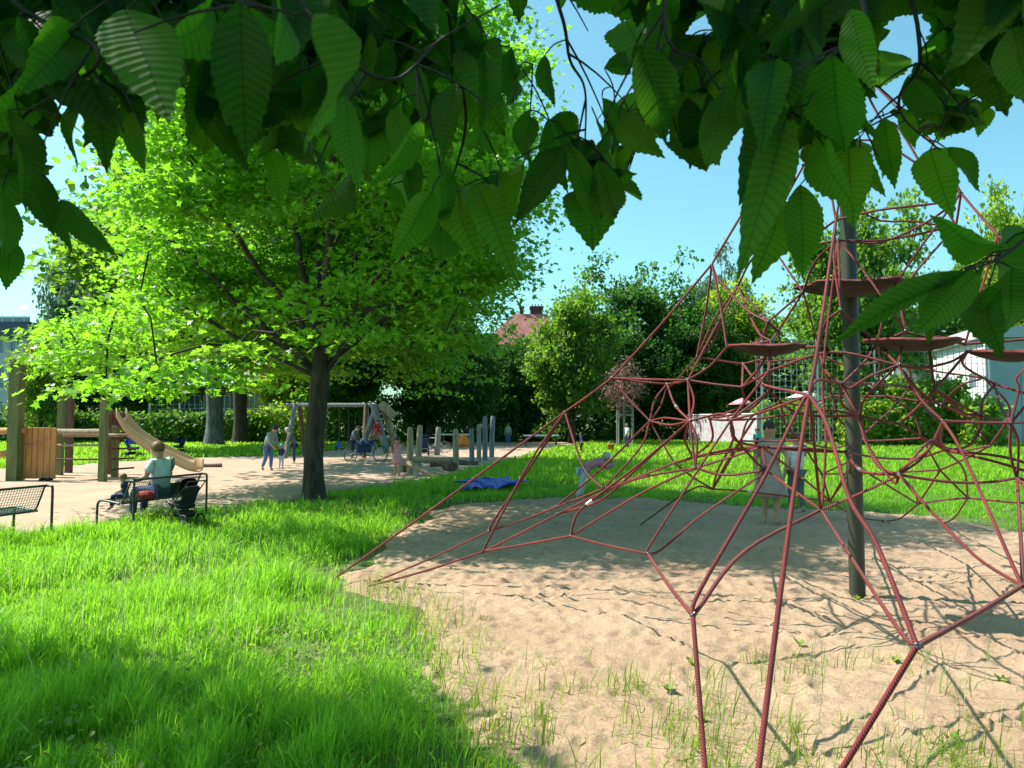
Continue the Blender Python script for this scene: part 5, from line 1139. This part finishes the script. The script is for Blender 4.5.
gr.build('parapet_railing', M['silver'], mbd); MB().box((Wd_/2,.1,(zt+zp)/2-.02), (Wd_,.02,(zt-zp)*.8)).build('parapet_glass', M['glass'], mbd)
for o in ops:
    wn = MB().box(((o[0]+o[1])/2,.16,(o[2]+o[3])/2), (o[1]-o[0],.03,o[3]-o[2])).build('window', M['glass'], mbd)
    fr = MB(); 
    for xx in (o[0]+.04,(o[0]+o[1])/2,o[1]-.04): fr.box((xx,.1,(o[2]+o[3])/2), (.07,.08,o[3]-o[2]))
    fr.box(((o[0]+o[1])/2,.1,o[2]+.04), (o[1]-o[0]-.2,.075,.08)); fr.build('window_frame', M['white'], wn)
# long low building behind hedge
D = 78; X0 = GD(80,D)[0]; X1 = GD(262,D)[0]; Wd_ = X1-X0
lb = thing('low_building', (X0,D,0), 0, 'long low building with brown wall and white framed window strip behind the hedge', 'building')
zr = ZH(388,D); za, zb_ = ZH(409,D), ZH(395,D)
nW = 12; st = Wd_/nW; ops = [(k*st+.15,(k+1)*st-.15,za,zb_) for k in range(nW)]
b_ = MB(); wallgrid(b_, 0, Wd_, 0, zr, 0, ops); b_.build('wall', M['timberwall'], lb); MB().box((Wd_/2,3,zr+.12), (Wd_+.8,7,.24), None, .03).build('roof', M['slate'], lb)
MB().box((Wd_/2,5,zr/2), (Wd_-.1,.3,zr-.1)).build('rear_wall', M['timberwall'], lb)
for o in ops:
    wn = MB().box(((o[0]+o[1])/2,.17,(o[2]+o[3])/2), (o[1]-o[0],.03,o[3]-o[2])).build('window', M['glass'], lb)
    fr = MB()
    for xx in (o[0]+.05,(o[0]+o[1])/2,o[1]-.05): fr.box((xx,.08,(o[2]+o[3])/2), (.09,.08,o[3]-o[2]))
    for zz in (o[2]+.05,o[3]-.05): fr.box(((o[0]+o[1])/2,.085,zz), (o[1]-o[0]-.02,.07,.09))
    fr.build('window_frame', M['white'], wn)
# red roofed house far behind the trees
D = 120; X0 = GD(484,D)[0]; X1 = GD(566,D)[0]; Wd_ = X1-X0
rh = thing('red_roofed_house', (X0,D,0), 0, 'tall house with red tiled roof and dark brick chimneys above the trees', 'house')
ze = ZH(345,D); zr = ZH(311,D); b_ = MB(); ops = [(1.2+k*2.2,2.2+k*2.2,z0,z0+1.8) for k in range(6) for z0 in (1.5,5,8.5)]
wallgrid(b_, 0, Wd_, 0, ze, 0, ops); b_.box((.15,5.2,ze/2), (.3,9.8,ze)); b_.box((Wd_-.15,5.2,ze/2), (.3,9.8,ze)); b_.build('wall', M['facade'], rh)
for o in ops: MB().box(((o[0]+o[1])/2,.2,(o[2]+o[3])/2), (o[1]-o[0],.03,o[3]-o[2])).build('window', M['glass'], rh)
i1 = 2.4; rfm = MB().add([(-.5,-.5,ze),(Wd_+.5,-.5,ze),(Wd_+.5,10.5,ze),(-.5,10.5,ze),(i1*2,3.2,zr),(Wd_-i1*1.2,3.2,zr),(Wd_-i1*1.2,7,zr),(i1*2,7,zr)], [(0,1,5,4),(1,2,6,5),(2,3,7,6),(3,0,4,7),(4,5,6,7),(3,2,1,0)]).build('roof', M['roof'], rh)
def chim(px0, px1, pt_, d_=2.5):
    xa, xb = GD(px0,D)[0]-X0, GD(px1,D)[0]-X0; z = ZH(pt_,D); c = MB(); c.box(((xa+xb)/2,3.2+d_/2,(z+zr-2)/2), (xb-xa,d_,z-zr+2)); c.box(((xa+xb)/2,3.2+d_/2,z+.1), (xb-xa+.25,d_+.25,.25)); c.build('chimney', M['chimney'], rfm)
chim(520,524,304.5,1.2); chim(531,544,304.5,2.2)
for k in range(4): MB().tube([(GD(533+k*3.2,D)[0]-X0,4.2,ZH(305,D)),(GD(533+k*3.2,D)[0]-X0,4.2,ZH(300,D))], .16, 8).build('chimney_pot', M['lightblue'], rfm)
# white building on the right: corner towards the viewer
c0 = GD(987,58); c1 = GD(935,70); zt = ZH(338,58); zf = ZH(327,58)
wb = thing('white_building', (c0[0],c0[1],0), 0, 'white rendered flat roofed building with teal grey panels at the right edge', 'building')
dx, dy = c1[0]-c0[0], c1[1]-c0[1]; Ls = math.hypot(dx,dy); an = math.atan2(dy,dx); q = Matrix.Rotation(an,3,'Z')
b_ = MB(); b_.box(q @ Vector((Ls/2,-.15,0))+Vector((0,0,zt/2)), (Ls,.3,zt), q)
for k in range(0): pass
b_.box((6.2,14,zt/2), (12.5,.3,zt)); b_.build('wall', M['render'], wb)
fw_ = MB(); 
fw_.box((6.2,.0,zt/2), (12.3,.25,zt)); fw_.build('front_wall', M['garage'], wb)
for k in range(5):
    dr = MB(); dr.box((1.3+k*2.4,-.16,zt*.36), (2.1,.06,zt*.68), None, .01); dr.build('panel_door', M['garage'], wb)
    for j in range(5): pass
fa = MB(); fa.box((6.4,-.25,(zt+zf)/2), (13.2,.8,zf-zt)); fa.build('fascia', M['garage'], wb)
n_ = Vector((-math.sin(an), math.cos(an), 0)); MB().box(q @ Vector((Ls/2+.2,.15,0))+Vector((0,0,(zt+zf)/2)), (Ls,.7,zf-zt-.01), q).build('side_fascia', M['white'], wb)
MB().add([(0,0,zf-.1),(12.6,0,zf-.1),(12.6,14,zf-.1),(dx,dy,zf-.1)], [(0,1,2,3)]).build('roof', M['white'], wb)
for k in range(2):
    w_ = MB(); w_.box(q @ Vector((2.6+k*5.5,.03,0))+Vector((0,0,zt*.62)), (1.4,.06,1.1), q); w_.build('window', M['glass'], wb)
# tall mesh fence
def meshfence(px0, px1, D, zt, posts, label, sx=.24, sz=.24, wv=.028):
    X0 = GD(px0,D)[0]; X1 = GD(px1,D)[0]; L = X1-X0; fn = thing('mesh_fence', (X0,D,0), 0, label, 'fence')
    w_ = MB(); 
    for k in range(int(L/sx)+1): w_.box((k*sx,0,zt/2), (wv,wv,zt))
    for k in range(int(zt/sz)+1): w_.box((L/2,wv,k*sz+.05), (L,wv,wv))
    w_.build('wire_mesh', M['fence_wire'], fn)
    for px in posts: MB().tube([(GD(px,D)[0]-X0,-.08,0),(GD(px,D)[0]-X0,-.08,zt+.1)], .11, 8).build('post', M['silver'], fn)
D = 54; meshfence(757, 992, D, ZH(340,D), (762,818,875,932,989), 'tall ball court mesh fence with silver posts before the white building', .42, .42, .036)
D = 66; meshfence(150, 330, D, ZH(404,D), (150,180,210,240,270,300,330), 'low mesh fence with pale posts behind the hedge', .5, .4, .03)
# graffiti wall
m, n, l, bs = newmat('graffiti_paint'); tc = n.new('ShaderNodeTexCoord'); vo = n.new('ShaderNodeTexVoronoi'); vo.inputs['Scale'].default_value = .9
no = n.new('ShaderNodeTexNoise'); no.inputs['Scale'].default_value = 1.3; no.inputs['Distortion'].default_value = 2.5; no.inputs['Detail'].default_value = 4
l.new(tc.outputs['Object'], no.inputs[0]); cr = n.new('ShaderNodeValToRGB'); e = cr.color_ramp.elements; cr.color_ramp.interpolation = 'CONSTANT'
e[0].position = 0; e[0].color = (.50,.45,.47,1); e[1].position = .42; e[1].color = (.48,.25,.30,1)
for p_, c in ((.49,(.50,.48,.51)),(.55,(.28,.52,.54)),(.585,(.52,.50,.52)),(.65,(.55,.30,.36))): x = e.new(p_); x.color = (*c,1)
l.new(no.outputs[0], cr.inputs[0]); l.new(cr.outputs[0], bs.inputs['Base Color']); bs.inputs['Roughness'].default_value = .9
D = 61; g0 = GD(688,66); g1 = GD(757,56); X0 = 0; X1 = math.hypot(g1[0]-g0[0], g1[1]-g0[1]); gw = thing('graffiti_wall', (g0[0],g0[1],0), math.atan2(g1[1]-g0[1], g1[0]-g0[0]), 'low concrete wall covered with pink and turquoise graffiti beyond the lawn', 'wall')
MB().box(((X1-X0)/2,.15,ZH(415,D)/2), (X1-X0,.3,ZH(415,D))).build('painted_face', m, gw); MB().box(((X1-X0)/2,.15,ZH(415,D)+.05), (X1-X0+.1,.4,.1), None, .02).build('coping', M['render'], gw)
# parasols behind the wall
for (px, py, D, r_, cm, lab) in ((742,402,66,1.2,'pink','pale pink parasol above the graffiti wall'),(806,395,64,1.6,'white','white parasol behind the mesh fence'),(822,403,68,1.3,'lightblue','pale blue parasol right of the white parasol')):
    x, y, _ = GD(px,D); z = ZH(py,D); pr_ = thing('parasol', (x,y,0), 0, lab, 'parasol', 'parasols in the garden behind the fence')
    MB().lathe([(0,z+.35),(r_*.5,z+.12),(r_,z-.22),(r_*.98,z-.26),(r_*.5,z+.07),(0,z+.3)], (0,0,0), 8).build('canopy', M[cm], pr_); MB().tube([(0,0,0),(0,0,z+.4)], .04, 7).build('pole', M['silver'], pr_)
bpy.context.view_layer.update()
